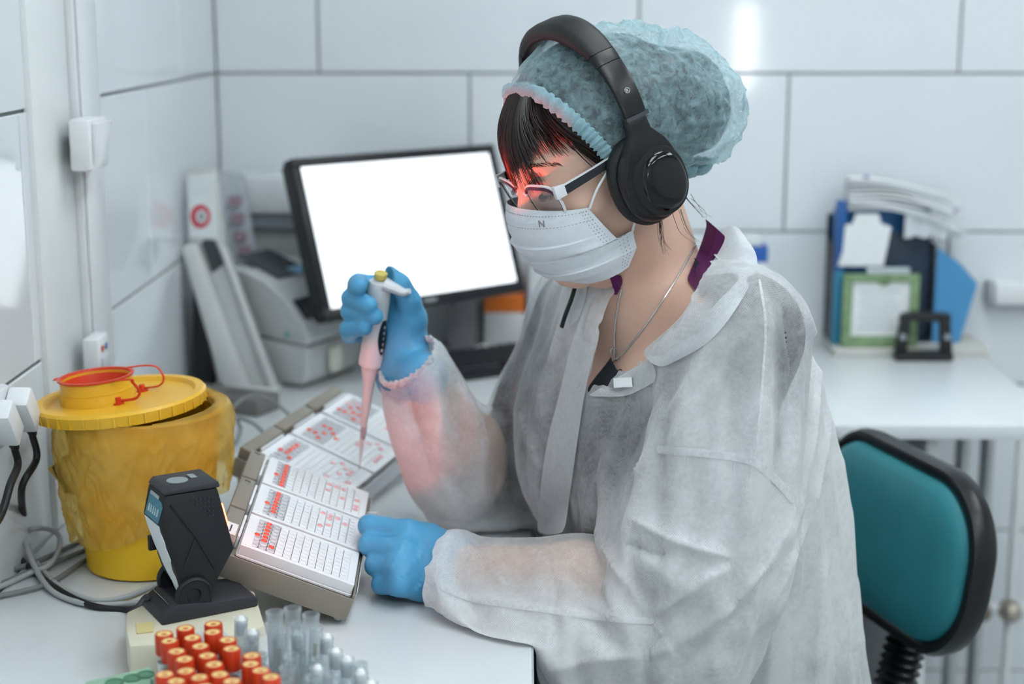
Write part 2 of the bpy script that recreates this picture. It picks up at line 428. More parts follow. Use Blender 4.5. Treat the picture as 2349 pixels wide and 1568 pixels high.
# liner bag folded over the rim
def bag_mat():
    m = bpy.data.materials.new('yellow_film'); m.use_nodes = True; nt = m.node_tree; nt.nodes.clear(); N = nt.nodes.new; L = nt.links.new
    out = N('ShaderNodeOutputMaterial'); tr = N('ShaderNodeBsdfTransparent'); tr.inputs[0].default_value = srgb('#fae9b4')
    pr = N('ShaderNodeBsdfPrincipled'); pr.inputs['Base Color'].default_value = srgb('#f6d873'); pr.inputs['Roughness'].default_value = 0.16
    tl = N('ShaderNodeBsdfTranslucent'); tl.inputs[0].default_value = srgb('#f8e4a0')
    m1 = N('ShaderNodeMixShader'); m1.inputs[0].default_value = 0.45; L(pr.outputs[0], m1.inputs[1]); L(tl.outputs[0], m1.inputs[2])
    tc = N('ShaderNodeTexCoord'); no = N('ShaderNodeTexNoise'); no.inputs['Scale'].default_value = 14; no.inputs['Detail'].default_value = 2
    L(tc.outputs['Object'], no.inputs['Vector'])
    mr = N('ShaderNodeMapRange'); mr.inputs['To Min'].default_value = 0.26; mr.inputs['To Max'].default_value = 0.66; mr.inputs['From Min'].default_value = .35; mr.inputs['From Max'].default_value = .65
    L(no.outputs['Fac'], mr.inputs[0])
    n2 = N('ShaderNodeTexVoronoi'); n2.feature = 'DISTANCE_TO_EDGE'; n2.inputs['Scale'].default_value = 24
    mp = N('ShaderNodeMapping'); mp.inputs['Scale'].default_value = (1, 1, 0.45); mp.inputs['Rotation'].default_value = (0.4, 0.5, 0)
    L(tc.outputs['Object'], mp.inputs[0]); L(mp.outputs[0], n2.inputs['Vector'])
    bp = N('ShaderNodeBump'); bp.inputs['Strength'].default_value = 0.35; bp.inputs['Distance'].default_value = 0.003
    L(n2.outputs[0], bp.inputs['Height']); L(bp.outputs[0], pr.inputs['Normal'])
    mx = N('ShaderNodeMixShader'); L(mr.outputs[0], mx.inputs[0]); L(tr.outputs[0], mx.inputs[1]); L(m1.outputs[0], mx.inputs[2]); L(mx.outputs[0], out.inputs[0])
    return m
M_BAG = bag_mat()
NT, NZ = 260, 72
rings = []
for i in range(NZ):
    v = i / (NZ - 1)
    ring = []
    for k in range(NT):
        a = 2 * math.pi * k / NT                   # 0 = towards +x, 270 deg = towards the camera
        ca, sa = math.cos(a), math.sin(a)
        hem = 0.034 + 0.060 * (0.5 + 0.5 * math.cos(a - R(20))) ** 1.2 + 0.02 * max(0, sa) + 0.006 * MN.noise(Vector((ca * 2.5, sa * 2.5, 1)))
        ztop = BH + 0.0085
        if v < 0.1:                                # from inside the mouth over the rim
            t = v / 0.1
            r = 0.082 + 0.0115 * math.sin(t * math.pi / 2); z = BH - 0.004 + 0.0125 * math.sin(t * math.pi * 0.72) / math.sin(math.pi * 0.72) * t
        else:
            t = (v - 0.1) / 0.9
            z = ztop + (hem - ztop) * t
            tub = 0.0735 + (0.0880 - 0.0735) * min(1, max(0, (z - 0.04) / (BH - 0.04)))
            right = max(0, math.cos(a - R(5))) ** 1.3
            gap = 0.0045 + right * (0.003 + 0.007 * math.sin(min(1, t * 1.1) * math.pi * 0.75)) + 0.007 * max(0, -ca) * math.sin(t * 2.6)
            w1 = Vector((ca * 2.6 + z * 7, sa * 2.6 - z * 6, z * 10 + 5)); w2 = Vector((ca * 6 - z * 34, sa * 6 + z * 9, z * 16)); w3 = Vector((ca * 13 + z * 50, sa * 13, z * 30 + 2))
            n = 1.0 - 2.6 * abs(MN.noise(w1)) + 0.55 * (1 - 2.6 * abs(MN.noise(w2))) + 0.28 * (1 - 2.6 * abs(MN.noise(w3)))
            gap += 0.0042 * n * min(1, 5 * t)
            r = max(tub + 0.003, tub + gap) + 0.004 * (1 - t) * (v > 0.1)
        ring.append(Vector((r * ca, r * sa, z)))
    rings.append(ring)
bg = thing('liner_bag', BC, 'crumpled translucent yellow liner bag hanging over the bucket rim', 'bag')
o = MB().loft(rings, False, False).obj('bag_film', M_BAG, bg)
# crumpled bag bulge gathered beside the lid
bul = []
for i in range(12):
    u = i / 11; a = R(-70 + 165 * u)
    cx, cy = 0.089 * math.cos(a), 0.089 * math.sin(a)
    ring = []
    for k in range(14):
        b = 2 * math.pi * k / 14
        rr = (0.003 + 0.0065 * math.sin(u * math.pi)) * (1 + 0.35 * MN.noise(Vector((u * 9, b, 2))))
        ring.append(Vector((cx + rr * math.cos(b) * math.cos(a), cy + rr * math.cos(b) * math.sin(a), BH + 0.006 + 0.9 * rr * math.sin(b))))
    bul.append(ring)
MB().loft(bul).obj('gathered_edge', M_BAG, bg, ang=60)
# striped warning tape loop sticking out at the side of the bucket
M_TAPE = mat('yellow_tape', '#d9b84a', rough=0.35); M_BLK = mat('black_plastic', '#1a1c1f', rough=0.42, var=0.08)
wt = thing('hazard_tape', Vector((BC.x - 0.088, BC.y + 0.01, DESK + 0.105)), 'folded end of yellow and black hazard tape behind the bucket', 'tape')
MB().prism([(-0.028, 0.004), (0.012, 0.034), (0.02, -0.03), (-0.006, -0.026)], 0.0015, axis=1).obj('tape_fold', M_TAPE, wt)
MB().prism([(-0.022, 0.006), (-0.017, 0.0115), (-0.004, -0.026), (-0.010, -0.024)], 0.002, axis=1, o=-0.0025).obj('black_stripe', M_BLK, wt)

# ---- sample trays with microplates
M_PAP = mat('white_paper', '#e9edee', rough=0.7, var=0.02, scale=40)
M_TRAY = mat('taupe_tray_plastic', '#8e877c', rough=0.5, var=0.04, bump=0.08, bscale=900)
M_PLW = mat('white_polystyrene', '#f1f4f6', rough=0.3, var=0.01)
M_PCL = glassy('clear_well_plastic', '#f2f4f8', 0.45, 0.08, 0.4)
M_RGLINT = mat('painted_red_glint', '#ff4a2a', rough=0.12, var=0.03, coat=0.5)  # scanner's red reflection put into the colour
M_PGLINT = mat('painted_pink_glint', '#ffb4b8', rough=0.15, var=0.05, coat=0.4)  # paler patches of the scanner's red light, put into the colour
PLX, PLY, PLZ = 0.1275, 0.0855, 0.0144
def strip_mesh(clear=False):
    b = MB(); seg = 10
    for j in range(8):
        b.lathe([(0.0032, -0.0105), (0.0041, -0.0095), (0.0043, 0), (0.0036, 0), (0.0033, -0.0042), (0.0005, -0.0046)], seg, (0, (j - 3.5) * 0.009, 0), cap0=True, cap1=True)
    b.box((-0.0042, -0.0362, -0.0022 if clear else -0.0045), (0.0042, 0.0362, -0.0012 if clear else -0.0003))
    me = b.mesh('well_strip'); autosmooth(me, 50)
    return me
STRIP = strip_mesh(); STRIPC = strip_mesh(True)
def glint_mesh():  # small discs coloured as red scanner reflections in the wells, no liquid
    return MB().lathe([(0.0034, -0.0030), (0.0036, 0.0000), (0.0026, 0.0009), (0.0008, 0.0012)], 10).mesh('painted_glint', ang=60)
GLINT, GLINTP = glint_mesh(), glint_mesh()
def plate_frame_mesh():
    b = MB()
    b.prism(rrect(PLX, PLY, 0.003, 3), 0.003, axis=2, o=0)                       # skirt
    w = 0.0055
    x, y = PLX / 2 - 0.0012, PLY / 2 - 0.0012
    for (a0, b0, a1, b1) in ((-x, -y, x, -y + w), (-x, y - w, x, y), (-x, -y + w, -x + w + 0.006, y - w), (x - w - 0.003, -y + w, x, y - w)):
        b.box((a0, b0, 0.003), (a1, b1, PLZ))
    b.box((-x + w, -y + w, 0.003), (x - w, y - w, 0.0042))
    return b.mesh('plate_frame', bevel=0.0006, seg=1)
PFRAME = plate_frame_mesh()
def make_plate(M, label, red, pink, clear, parent_group):
    t = bpy.data.objects.new('microplate', None); COL.objects.link(t); t.matrix_world = M; t.empty_display_size = .02
    tag(t, label, 'well plate', parent_group)
    link('plate_frame', PFRAME, M_PLW, t, loc=(PLX / 2, PLY / 2, 0))
    for c in range(12):
        x = 0.0142 + 0.009 * c + 0.0003
        link('well_strip', STRIPC if c in clear else STRIP, M_PCL if c in clear else M_PLW, t, loc=(x, PLY / 2, PLZ - 0.0002))
    for lst, me, m in ((red, GLINT, M_RGLINT), (pink, GLINTP, M_PGLINT)):  # painted scanner reflections, set well by well
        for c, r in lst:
            link('painted_glint', me, m, t, loc=(0.0145 + 0.009 * c, PLY / 2 + (r - 3.5) * 0.009, PLZ - 0.0002))
    return t
def make_tray(O, D1, D2, label, plates, clear, cats):
    x = Vector(D1).normalized(); y = Vector(D2); y = (y - x * y.dot(x)).normalized(); z = x.cross(y)
    M = Matrix(((x.x, y.x, z.x, O.x), (x.y, y.y, z.y, O.y), (x.z, y.z, z.z, O.z), (0, 0, 0, 1)))
    t = bpy.data.objects.new('plate_tray', None); COL.objects.link(t); t.matrix_world = M; t.empty_display_size = .02
    tag(t, label, 'tray', 'plate trays')
    LX0, LX1, LY1 = -PLX - 0.004, 0.0035, 3 * 0.0885 + 0.004
    MB().box((LX0 - 0.019, -0.006, -0.026), (LX1, LY1, -0.0035)).obj('tray_base', M_TRAY, t, bevel=0.0015)
    MB().box((LX0 - 0.019, -0.0085, -0.0258), (LX1, -0.0062, 0.0005)).obj('front_lip', M_TRAY, t, bevel=0.0008)
    MB().box((LX1 - 0.0025, -0.006, -0.003), (LX1, LY1, 0.004)).obj('side_lip', M_TRAY, t, bevel=0.0008)
    MB().box((LX1 + 0.0003, 0.0, -0.024), (LX1 + 0.0012, LY1, 0.006)).obj('clear_guard', M_PCL, t)
    for k in range(3):                             # stepped, numbered side rail
        y0 = k * 0.0885
        MB().box((LX0 - 0.0185, y0 - 0.003, -0.003), (LX0 - 0.001, y0 + 0.081, 0.0135)).obj('side_rail', M_TRAY, t, bevel=0.001)
        MB().box((LX0 - 0.0005, y0 + 0.02, -0.003), (LX0 + 0.0025, y0 + 0.078, 0.011)).obj('plate_clip', M_PLW, t, bevel=0.0005)
        if clear is not None: continue
        if k:
            link('rail_number', text_mesh(str(3 - k), 0.009), M_BLK, t, loc=(LX0 - 0.0098, y0 + 0.073, 0.0138), rot=(0, 0, R(90)))
        else:
            MB().box((LX0 - 0.0165, 0.012, 0.0137), (LX0 - 0.003, 0.040, 0.0141)).obj('paper_label', M_PAP, t)
            MB().box((LX0 - 0.0105, 0.017, 0.0142), (LX0 - 0.009, 0.034, 0.0144)).obj('printed_mark', M_BLK, t)
    # legs that carry the raised end
    hl = (M @ Vector((LX0 - 0.012, 0, -0.026))).z - DESK
    for yy in (0.01, LY1 - 0.02):
        p = M @ Vector((LX0 - 0.012, yy, -0.026)); q = M.inverted() @ Vector((p.x, p.y, DESK + 0.0005))
        MB().loft([[Vector((LX0 - 0.015, yy - .006, -0.0262)), Vector((LX0 - 0.009, yy - .006, -0.0262)), Vector((LX0 - 0.009, yy + .006, -0.0262)), Vector((LX0 - 0.015, yy + .006, -0.0262))],
                   [q + Vector((-.003, -.006, 0)), q + Vector((.003, -.006, 0)), q + Vector((.003, .006, 0)), q + Vector((-.003, .006, 0))]]).obj('prop_leg', M_TRAY, t)
    for yy in (0.004, LY1 - 0.01):
        MB().lathe([(0.004, -0.0315), (0.005, -0.0262)], 10, (LX1 - 0.008, yy, 0)).obj('rubber_foot', M_PCL, t)
    for k, (lab, red, pink, cl) in enumerate(plates):
        pm = M @ Matrix.Translation((-PLX, k * 0.0885, -0.003 + 0.0006))
        make_plate(pm, lab, red, pink, cl, 'well plates in the trays')
    return t, M
TR1 = atz(806, 1366, 0.7805)
col = lambda c, rows: [(c, r) for r in rows]
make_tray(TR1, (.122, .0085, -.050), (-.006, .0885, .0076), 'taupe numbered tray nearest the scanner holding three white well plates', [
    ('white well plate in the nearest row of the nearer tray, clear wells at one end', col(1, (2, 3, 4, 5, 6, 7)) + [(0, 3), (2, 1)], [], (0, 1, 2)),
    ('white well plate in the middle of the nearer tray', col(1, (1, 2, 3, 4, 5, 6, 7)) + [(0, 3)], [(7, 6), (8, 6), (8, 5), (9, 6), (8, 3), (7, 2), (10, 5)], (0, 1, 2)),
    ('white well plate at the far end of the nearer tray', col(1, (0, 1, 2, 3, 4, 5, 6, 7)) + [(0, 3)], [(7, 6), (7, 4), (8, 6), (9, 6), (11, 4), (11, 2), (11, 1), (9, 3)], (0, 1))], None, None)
TR2 = atz(785, 1160, 0.7800)
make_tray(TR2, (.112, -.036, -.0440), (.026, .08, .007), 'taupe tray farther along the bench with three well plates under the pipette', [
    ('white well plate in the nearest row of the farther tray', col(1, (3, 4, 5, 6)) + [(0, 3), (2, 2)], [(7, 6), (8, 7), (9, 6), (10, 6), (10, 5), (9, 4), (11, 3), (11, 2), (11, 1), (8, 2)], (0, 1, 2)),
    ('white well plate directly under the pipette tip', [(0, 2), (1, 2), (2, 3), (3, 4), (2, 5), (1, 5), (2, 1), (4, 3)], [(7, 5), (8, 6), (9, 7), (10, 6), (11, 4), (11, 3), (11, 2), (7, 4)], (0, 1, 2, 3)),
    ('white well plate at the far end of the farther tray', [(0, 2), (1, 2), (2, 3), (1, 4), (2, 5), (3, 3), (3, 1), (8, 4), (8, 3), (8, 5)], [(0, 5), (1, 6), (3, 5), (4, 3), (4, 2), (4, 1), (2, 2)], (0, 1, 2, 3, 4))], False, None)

# ---- barcode scanner on a cream tray
M_CRM = mat('cream_plastic', '#dcd6bf', rough=0.4, var=0.03)
M_SCN = mat('matt_black_scanner', '#17191d', rough=0.55, var=0.08, bump=0.15, bscale=1500)
M_SCT = mat('charcoal_scanner_top', '#2c2e33', rough=0.5, var=0.05)
CT = 0.040
ct = thing('cream_tray', atz(290, 1500, DESK), 'shallow cream plastic tray under the black barcode scanner', 'tray', rz=R(8))
q0 = ct.location.copy()
def loc_in(o, p):
    return Matrix.Rotation(-o.rotation_euler.z, 3, 'Z') @ (Vector(p) - o.location)
poly = [loc_in(ct, atz(*p, DESK + CT)) for p in ((288, 1440), (290, 1402), (330, 1384), (566, 1348), (584, 1354), (608, 1432), (520, 1470), (296, 1480))]
MB().prism([(p.x, p.y) for p in poly], CT).obj('tray_block', M_CRM, ct, bevel=0.003)
pit = [loc_in(ct, atz(*p, DESK + CT)) for p in ((312, 1432), (352, 1428), (352, 1450), (314, 1454))]
MB().prism([(p.x, p.y) for p in pit], 0.0012, o=CT + 0.0002).obj('yellowed_pad', mat('aged_cream_pad', '#d8c98d', 0.5), ct)
sp = atz(394, 1424, DESK + CT + 0.0005)
FW = math.atan2(0.52, 0.85)
sc = thing('barcode_scanner', sp, 'black hands-free barcode scanner with a torn white sticker, on the cream tray', 'scanner', rz=FW)
SW = 0.052
prof = [(0.0, 0.1276), (0.053, 0.1276), (0.068, 0.062), (0.045, 0.026), (0.018, 0.022), (0.010, 0.036), (-0.007, 0.098)]
MB().prism(prof, SW, axis=1, o=0.001).obj('scanner_head', M_SCN, sc, bevel=0.0025)
MB().prism([(-0.001, 0.1278), (0.056, 0.1278), (0.0545, 0.134), (0.004, 0.134)], SW + 0.001, axis=1, o=0.0005).obj('top_cap', M_SCT, sc, bevel=0.002)
MB().lathe([(0.0105, 0), (0.0105, 0.0008)], 24, (0.020, 0.024, 0.1341)).obj('scan_button', mat('grey_button', '#8d9698', .4), sc)
MB().box((0.034, 0.024, 0.1341), (0.041, 0.038, 0.1348)).obj('function_button', mat('grey_button', '#8d9698', .4), sc, bevel=0.0003)
for r in range(5):                                 # speaker dimples on the side
    for c in range(r, 6):
        MB().lathe([(0.0013, 0), (0.001, 0.0006)], 6, M=Matrix.Translation((0.026 + c * 0.0042, 0.0008, 0.119 - r * 0.0045)) @ Matrix.Rotation(R(90), 4, 'X')).obj('speaker_dimple', M_SCT, sc)
MB().tube([(0.004, 0.0006, 0.118), (0.028, 0.0004, 0.082), (0.012, 0.0006, 0.045)], 0.0009, 6).obj('side_crease', M_BLK, sc)
MB().tube([(0.028, 0.0004, 0.082), (0.046, 0.0006, 0.045)], 0.0007, 6).obj('side_crease', M_BLK, sc)
# sticker and torn paper on the back face
def back_M(x0, z0, x1, z1):                        # frame on a sloping back face: u across, v up
    v = Vector((x1 - x0, 0, z1 - z0)).normalized(); u = Vector((0, -1, 0)); n = u.cross(v)
    return Matrix(((u.x, v.x, n.x, x0), (0 + u.y, v.y, n.y, SW), (u.z, v.z, n.z, z0), (0, 0, 0, 1)))
Mu = back_M(-0.007, 0.098, 0.0, 0.1276)
if (Mu.to_3x3() @ Vector((0, 0, 1))).x > 0:
    Mu = Mu @ Matrix.Diagonal((1, 1, -1, 1))
M_TEAL = mat('teal_label', '#4f8798', rough=0.45)
MB().prism([(0.006, 0.001), (0.046, 0.001), (0.050, 0.018), (0.044, 0.0225), (0.010, 0.0225)], 0.0004, o=0.0003, M=Mu).obj('teal_sticker', M_TEAL, sc)
MB().prism([(0.010, 0.0228), (0.036, 0.0228), (0.036, 0.0262), (0.011, 0.0262)], 0.0004, o=0.0003, M=Mu).obj('grey_sticker_band', mat('pale_grey_label', '#a9b7ba', .5), sc)
for k, w in enumerate((0.0045, 0.004, 0.0042, 0.0038, 0.0045)):   # smudged print
    u0 = 0.013 + 0.0062 * k
    MB().prism([(u0, 0.006), (u0 + w, 0.0068), (u0 + w - .0006, 0.0145 - .0008 * (k % 2)), (u0 + .0012, 0.0138)], 0.0003, o=0.0008, M=Mu).obj('smudged_print', mat('pale_print', '#b9d0d4', .5), sc)
Ml = back_M(0.010, 0.036, -0.007, 0.098)
if (Ml.to_3x3() @ Vector((0, 0, 1))).x > 0:
    Ml = Ml @ Matrix.Diagonal((1, 1, -1, 1))
torn = [(0.006, 0.064), (0.004, 0.05), (0.006, 0.03), (0.011, 0.022), (0.013, 0.012), (0.018, 0.004), (0.026, -0.004), (0.030, -0.013), (0.040, -0.014), (0.046, -0.004), (0.047, 0.006), (0.043, 0.012), (0.046, 0.022), (0.0505, 0.027), (0.0475, 0.04), (0.0505, 0.046), (0.047, 0.0565), (0.050, 0.064)]
MB().prism(torn, 0.0005, o=0.0003, M=Ml).obj('torn_paper_sticker', M_PAP, sc)
MB().box((-0.004, 0.048, 0.058), (0.004, 0.0535, 0.074)).obj('side_latch', M_BLK, sc, bevel=0.0015)
# stand: pivot discs and wedge foot
for yy in (-0.004, SW + 0.0005):
    MB().lathe([(0.0185, 0), (0.0185, 0.0045), (0.0165, 0.006), (0.0145, 0.0042), (0.011, 0.0042), (0.0075, 0.0035), (0.006, 0.001)], 32, M=Matrix.Translation((0.023, yy + 0.0045, 0.023)) @ Matrix.Rotation(R(90), 4, 'X')).obj('pivot_disc', M_SCN, sc)
MB().prism([(-0.012, 0.0), (0.088, 0.0), (0.088, 0.009), (0.082, 0.011), (0.045, 0.013), (0.006, 0.018), (-0.007, 0.010)], SW + 0.012, axis=1, o=-0.006).obj('stand_foot', M_SCT, sc, bevel=0.0015)
MB().prism([(0.004, 0.0), (0.050, 0.0), (0.046, 0.012), (0.004, 0.012)], 0.0004, M=Matrix(((0, -0.55, 0, 0.002), (1, 0, 0, 0.001), (0, 0.83, 0, 0.0115), (0, 0, 0, 1)))).obj('foot_paper', M_PAP, sc)
# red scanning window on the far side, with its lamp
M_WIN = mat('red_scan_window', '#a01010', rough=0.1, emit=(1.0, 0.07, 0.03, 1), estr=30.0)
wm = Vector((0.0615, SW / 2, 0.096)); wn = Vector((0.0656, 0, 0.015)).normalized()
MB().prism([(-0.012, -0.018), (0.012, -0.018), (0.012, 0.018), (-0.012, 0.018)], 0.001, M=frame(wm + wn * 0.0004, Vector((-wn.z, 0, wn.x)), z=wn)).obj('scan_window', M_WIN, sc)

for aim_, en_, ang_ in ((Vector((-0.165, 1.80, 0.90)), 2.8, 34), (Vector((-0.005, 1.63, 1.255)), 20.0, 15)):   # two scan beams
    rl_ = bpy.data.lights.new('scan_beam', 'SPOT'); rl_.energy = en_; rl_.color = (1.0, 0.045, 0.02); rl_.spot_size = R(ang_); rl_.spot_blend = 0.35; rl_.shadow_soft_size = 0.004
    ro = bpy.data.objects.new('scan_beam', rl_); COL.objects.link(ro); ro.parent = sc
    ro.location = wm + wn * 0.004
    dv_ = aim_ - (sp + Matrix.Rotation(FW, 3, 'Z') @ ro.location)
    ro.rotation_euler = (Matrix.Rotation(-FW, 3, 'Z') @ dv_).to_track_quat('-Z', 'Y').to_euler()
# ---- cables
M_CGRY = mat('grey_cable', '#aeb3b3', rough=0.45, var=0.05); M_CDGR = mat('dark_grey_cable', '#7d807e', rough=0.5)
def cable(name, label, pts, r, m, group='cables on the bench'):
    p0 = pts[0]
    o = MB().tube(spline([Vector(p) - Vector(p0) for p in pts], 10), r, 8).obj(name, m, ang=80, loc=p0)
    return tag(o, label, 'cable', group)
z = DESK + 0.0045
back = sp + Matrix.Rotation(FW, 3, 'Z') @ Vector((-0.010, 0.045, 0.012))
cable('scanner_cable', 'thick black cable leaving the barcode scanner across the white bench', [back, atz(300, 1398, z), atz(200, 1385, z), atz(110, 1335, z), atz(40, 1275, z), atz(0, 1235, z + .01), atz(-60, 1180, z)], 0.0036, M_CABB)
cable('data_cable', 'pale grey cable with printed marks running over the bench to the tray', [atz(392, 1323, z), atz(330, 1352, z), atz(280, 1370, z), atz(210, 1376, z), atz(130, 1340, z), atz(75, 1275, z), atz(62, 1225, z + .02), atz(80, 1212, z + .03), atz(120, 1215, z + .02), atz(138, 1240, z + .01), atz(118, 1290, z + .006), atz(60, 1318, z), atz(0, 1345, z), atz(-60, 1360, z)], 0.0032, M_CGRY)
cable('long_grey_cable', 'pale grey cable hanging from the sockets onto the bench', [atx(-20, 1100, WALLX + 0.07), atz(5, 1135, z + .06), atz(45, 1205, z + .03), atz(75, 1290, z + .008), atz(120, 1355, z), atz(200, 1385, z), atz(290, 1384, z), atz(352, 1376, z + 0.003)], 0.0032, M_CGRY)
for k, (pl_, q) in enumerate((((192, 1238), (90, 1285)), ((194, 1262), (70, 1310)), ((196, 1285), (110, 1338)))):
    cable('bench_cable', ('grey cable lying farthest back of the three that pass behind the bucket', 'grey cable lying between two others that pass behind the bucket', 'grey cable lying frontmost of the three that pass behind the bucket')[k],
          [atz(260, pl_[1] - 26, z), atz(*pl_, z), atz(*q, z), atz(0, q[1] + 28, z), atz(-60, q[1] + 40, z)], 0.0031, M_CDGR)
hp = PLUGS
cable('plug_cord', 'black power cord dropping straight down behind the bench cables', [hp[0], hp[0] + Vector((0.002, 0.004, -0.03)), atx(50, 1120, WALLX + 0.030), atz(58, 1212, z + 0.01)], 0.0042, M_CABB)
cable('plug_cord', 'black power cord curving off at the photo edge below the sockets', [hp[1], hp[1] + Vector((0.002, 0.002, -0.02)), atx(24, 1110, WALLX + 0.055), atx(2, 1180, WALLX + 0.055), atx(-40, 1240, WALLX + 0.06)], 0.0042, M_CABB)
cable('tray_lead', 'thin grey lead arching from behind the bucket to the farther tray', [atz(500, 1010, z + .01), atz(530, 940, z + .05), atz(575, 906, z + .06), atz(625, 920, z + .045), atz(668, 955, z + .03)], 0.0026, M_CDGR)
cable('tray_lead', 'thin grey lead looping low beside the farther tray', [atz(505, 1050, z), atz(540, 1015, z), atz(552, 985, z + .01), atz(545, 960, z + .03), atz(580, 970, z + .03), atz(606, 992, z + .02)], 0.0026, M_CDGR)
M_GRYB = mat('grey_brown_box', '#6f6c68', rough=0.6)
b0 = atz(568, 948, DESK)
o = thing('power_adapter', b0, 'flat grey brown power adapter on the bench behind the bucket', 'adapter', rz=R(-24))
MB().box((-0.13, -0.015, 0), (0.03, 0.05, 0.028)).obj('adapter_body', M_GRYB, o, bevel=0.004)
MB().box((-0.05, 0.0, 0.0282), (0.0, 0.03, 0.029)).obj('adapter_label', mat('dark_label', '#55534f', .6), o)

# ---- blood tubes with orange caps
M_OCAP = mat('orange_red_cap', '#cf3a12', rough=0.4, var=0.05); M_YTOP = mat('pale_yellow_stopper', '#ecd38a', rough=0.5)
M_DOT = mat('dark_stopper_hole', '#4a4636', rough=0.6); M_GLT = glassy('clear_tube_plastic', '#eef3f5', 0.93, 0.04, 0.40)
M_LBL = mat('tube_label_paper', '#e6e9ea', rough=0.6)
ZC = DESK + 0.098
caps = [(376, 1452), (425, 1439), (489, 1429), (488, 1448), (388, 1468), (441, 1461), (522, 1466), (459, 1480), (531, 1486), (405, 1492), (577, 1502), (475, 1502), (423, 1510), (575, 1521), (491, 1522), (598, 1536), (426, 1537), (378, 1545), (504, 1545), (621, 1551), (457, 1552), (404, 1561), (532, 1561), (470, 1574)]
CAPM = MB().lathe([(0.0076, -0.019), (0.008, -0.018), (0.008, -0.0012), (0.0072, 0), (0.0063, 0), (0.0063, -0.001)], 20).mesh('cap', ang=50)
STOPM = MB().lathe([(0.0062, -0.0011), (0.0062, -0.0004), (0.0028, -0.0004), (0.0024, -0.0022)], 18).mesh('stopper', ang=40)
HOLM = MB().lathe([(0.0026, -0.0021), (0.0026, -0.0017)], 12).mesh('stopper_hole')
TUBM = MB().lathe([(0.002, -0.0955), (0.0055, -0.092), (0.0064, -0.088), (0.0064, -0.0192)], 16, cap1=False).mesh('glass_tube', ang=50)
LABM = MB().lathe([(0.0066, -0.07), (0.0066, -0.026)], 16, cap0=False, cap1=False).mesh('paper_label', ang=50)
words_row = ['back', 'second', 'third', 'fourth', 'fifth', 'front']
order = sorted(range(len(caps)), key=lambda i: caps[i][1])
def place_word(i):
    x, y = caps[i]
    row = sorted(range(len(caps)), key=lambda j: caps[j][1]).index(i) // 4
    mem = sorted([j for j in range(len(caps)) if sorted(range(len(caps)), key=lambda q: caps[q][1]).index(j) // 4 == row], key=lambda j: caps[j][0])
    return 'orange-capped sample tube, %s of four in the %s row of caps' % (['leftmost', 'second from the left', 'third from the left', 'rightmost'][mem.index(i)], words_row[row])
random.seed(4)
taken = []
for i, (x, y) in enumerate(caps):
    p = atz(x, y, ZC)
    t = thing('capped_tube', p, place_word(i), 'test tube', rot=(R(random.uniform(-1.2, 1.2)), R(random.uniform(-1.2, 1.2)), random.random() * 6), group='orange-capped tubes')
    taken.append(p)
    link('cap', CAPM, M_OCAP, t); link('stopper', STOPM, M_YTOP, t); link('stopper_hole', HOLM, M_DOT, t)
    link('glass_tube', TUBM, M_GLT, t); link('paper_label', LABM, M_LBL, t)
# ---- clear tubes standing beside them
M_AMB = mat('amber_residue', '#9c8440', rough=0.3, var=0.1)
GT = MB().lathe([(0.002, -0.0755), (0.0056, -0.073), (0.0064, -0.068), (0.0064, -0.003), (0.0070, -0.0022), (0.0070, 0.0), (0.0060, 0.0), (0.0058, -0.003), (0.0058, -0.068), (0.002, -0.074)], 18, cap0=True, cap1=True).mesh('tube_wall', ang=60)
AMBM = MB().lathe([(0.002, -0.034), (0.0022, -0.016)], 8).mesh('amber_residue', ang=50)
CPM = MB().lathe([(0.0066, -0.006), (0.0068, 0.0), (0.0058, 0.0005), (0.0054, -0.005)], 14, cap0=False, cap1=False).mesh('tube_collar', ang=50)
WHM = MB().lathe([(0.005, -0.016), (0.0054, -0.004), (0.0028, 0.002), (0.0006, 0.003)], 12).mesh('white_insert', ang=60)
tall = [(630, 1402, 0.112), (671, 1394, 0.112), (713, 1408, 0.108)]
for k, (x, y, h) in enumerate(tall):
    t = thing('glass_test_tube', atz(x, y, DESK + h), ('tall upturned glass test tube beside the cream tray', 'tallest upturned glass test tube in the middle of three', 'tall upturned glass test tube nearest the grey plate tray')[k], 'test tube', group='tall glass tubes')
    link('tube_wall', GT, M_GLT, t).scale = (1.12, 1.12, (h - 0.003) / 0.0755)
short = []
for r in range(7):
    for c in range(10):
        x = 556 + c * 33 + (r % 2) * 15 + random.uniform(-5, 5) + r * 9; y = 1418 + r * 26 + random.uniform(-5, 5) + c * 3.0
        p = atz(x, y, DESK + 0.080)
        if y > 1585 or x > 720 + (y - 1400) * 0.9 or any((p.xy - q.xy).length < 0.0158 for q in taken): continue
        if any((p.xy - atz(a, b, DESK + hh).xy).length < 0.0158 for a, b, hh in tall): continue
        taken.append(p); short.append((p, r, c))
WHITE = mat('white_insert_plastic', '#eceff0', .4)
rw = ['farthest', 'second', 'third', 'fourth', 'fifth', 'sixth', 'nearest']
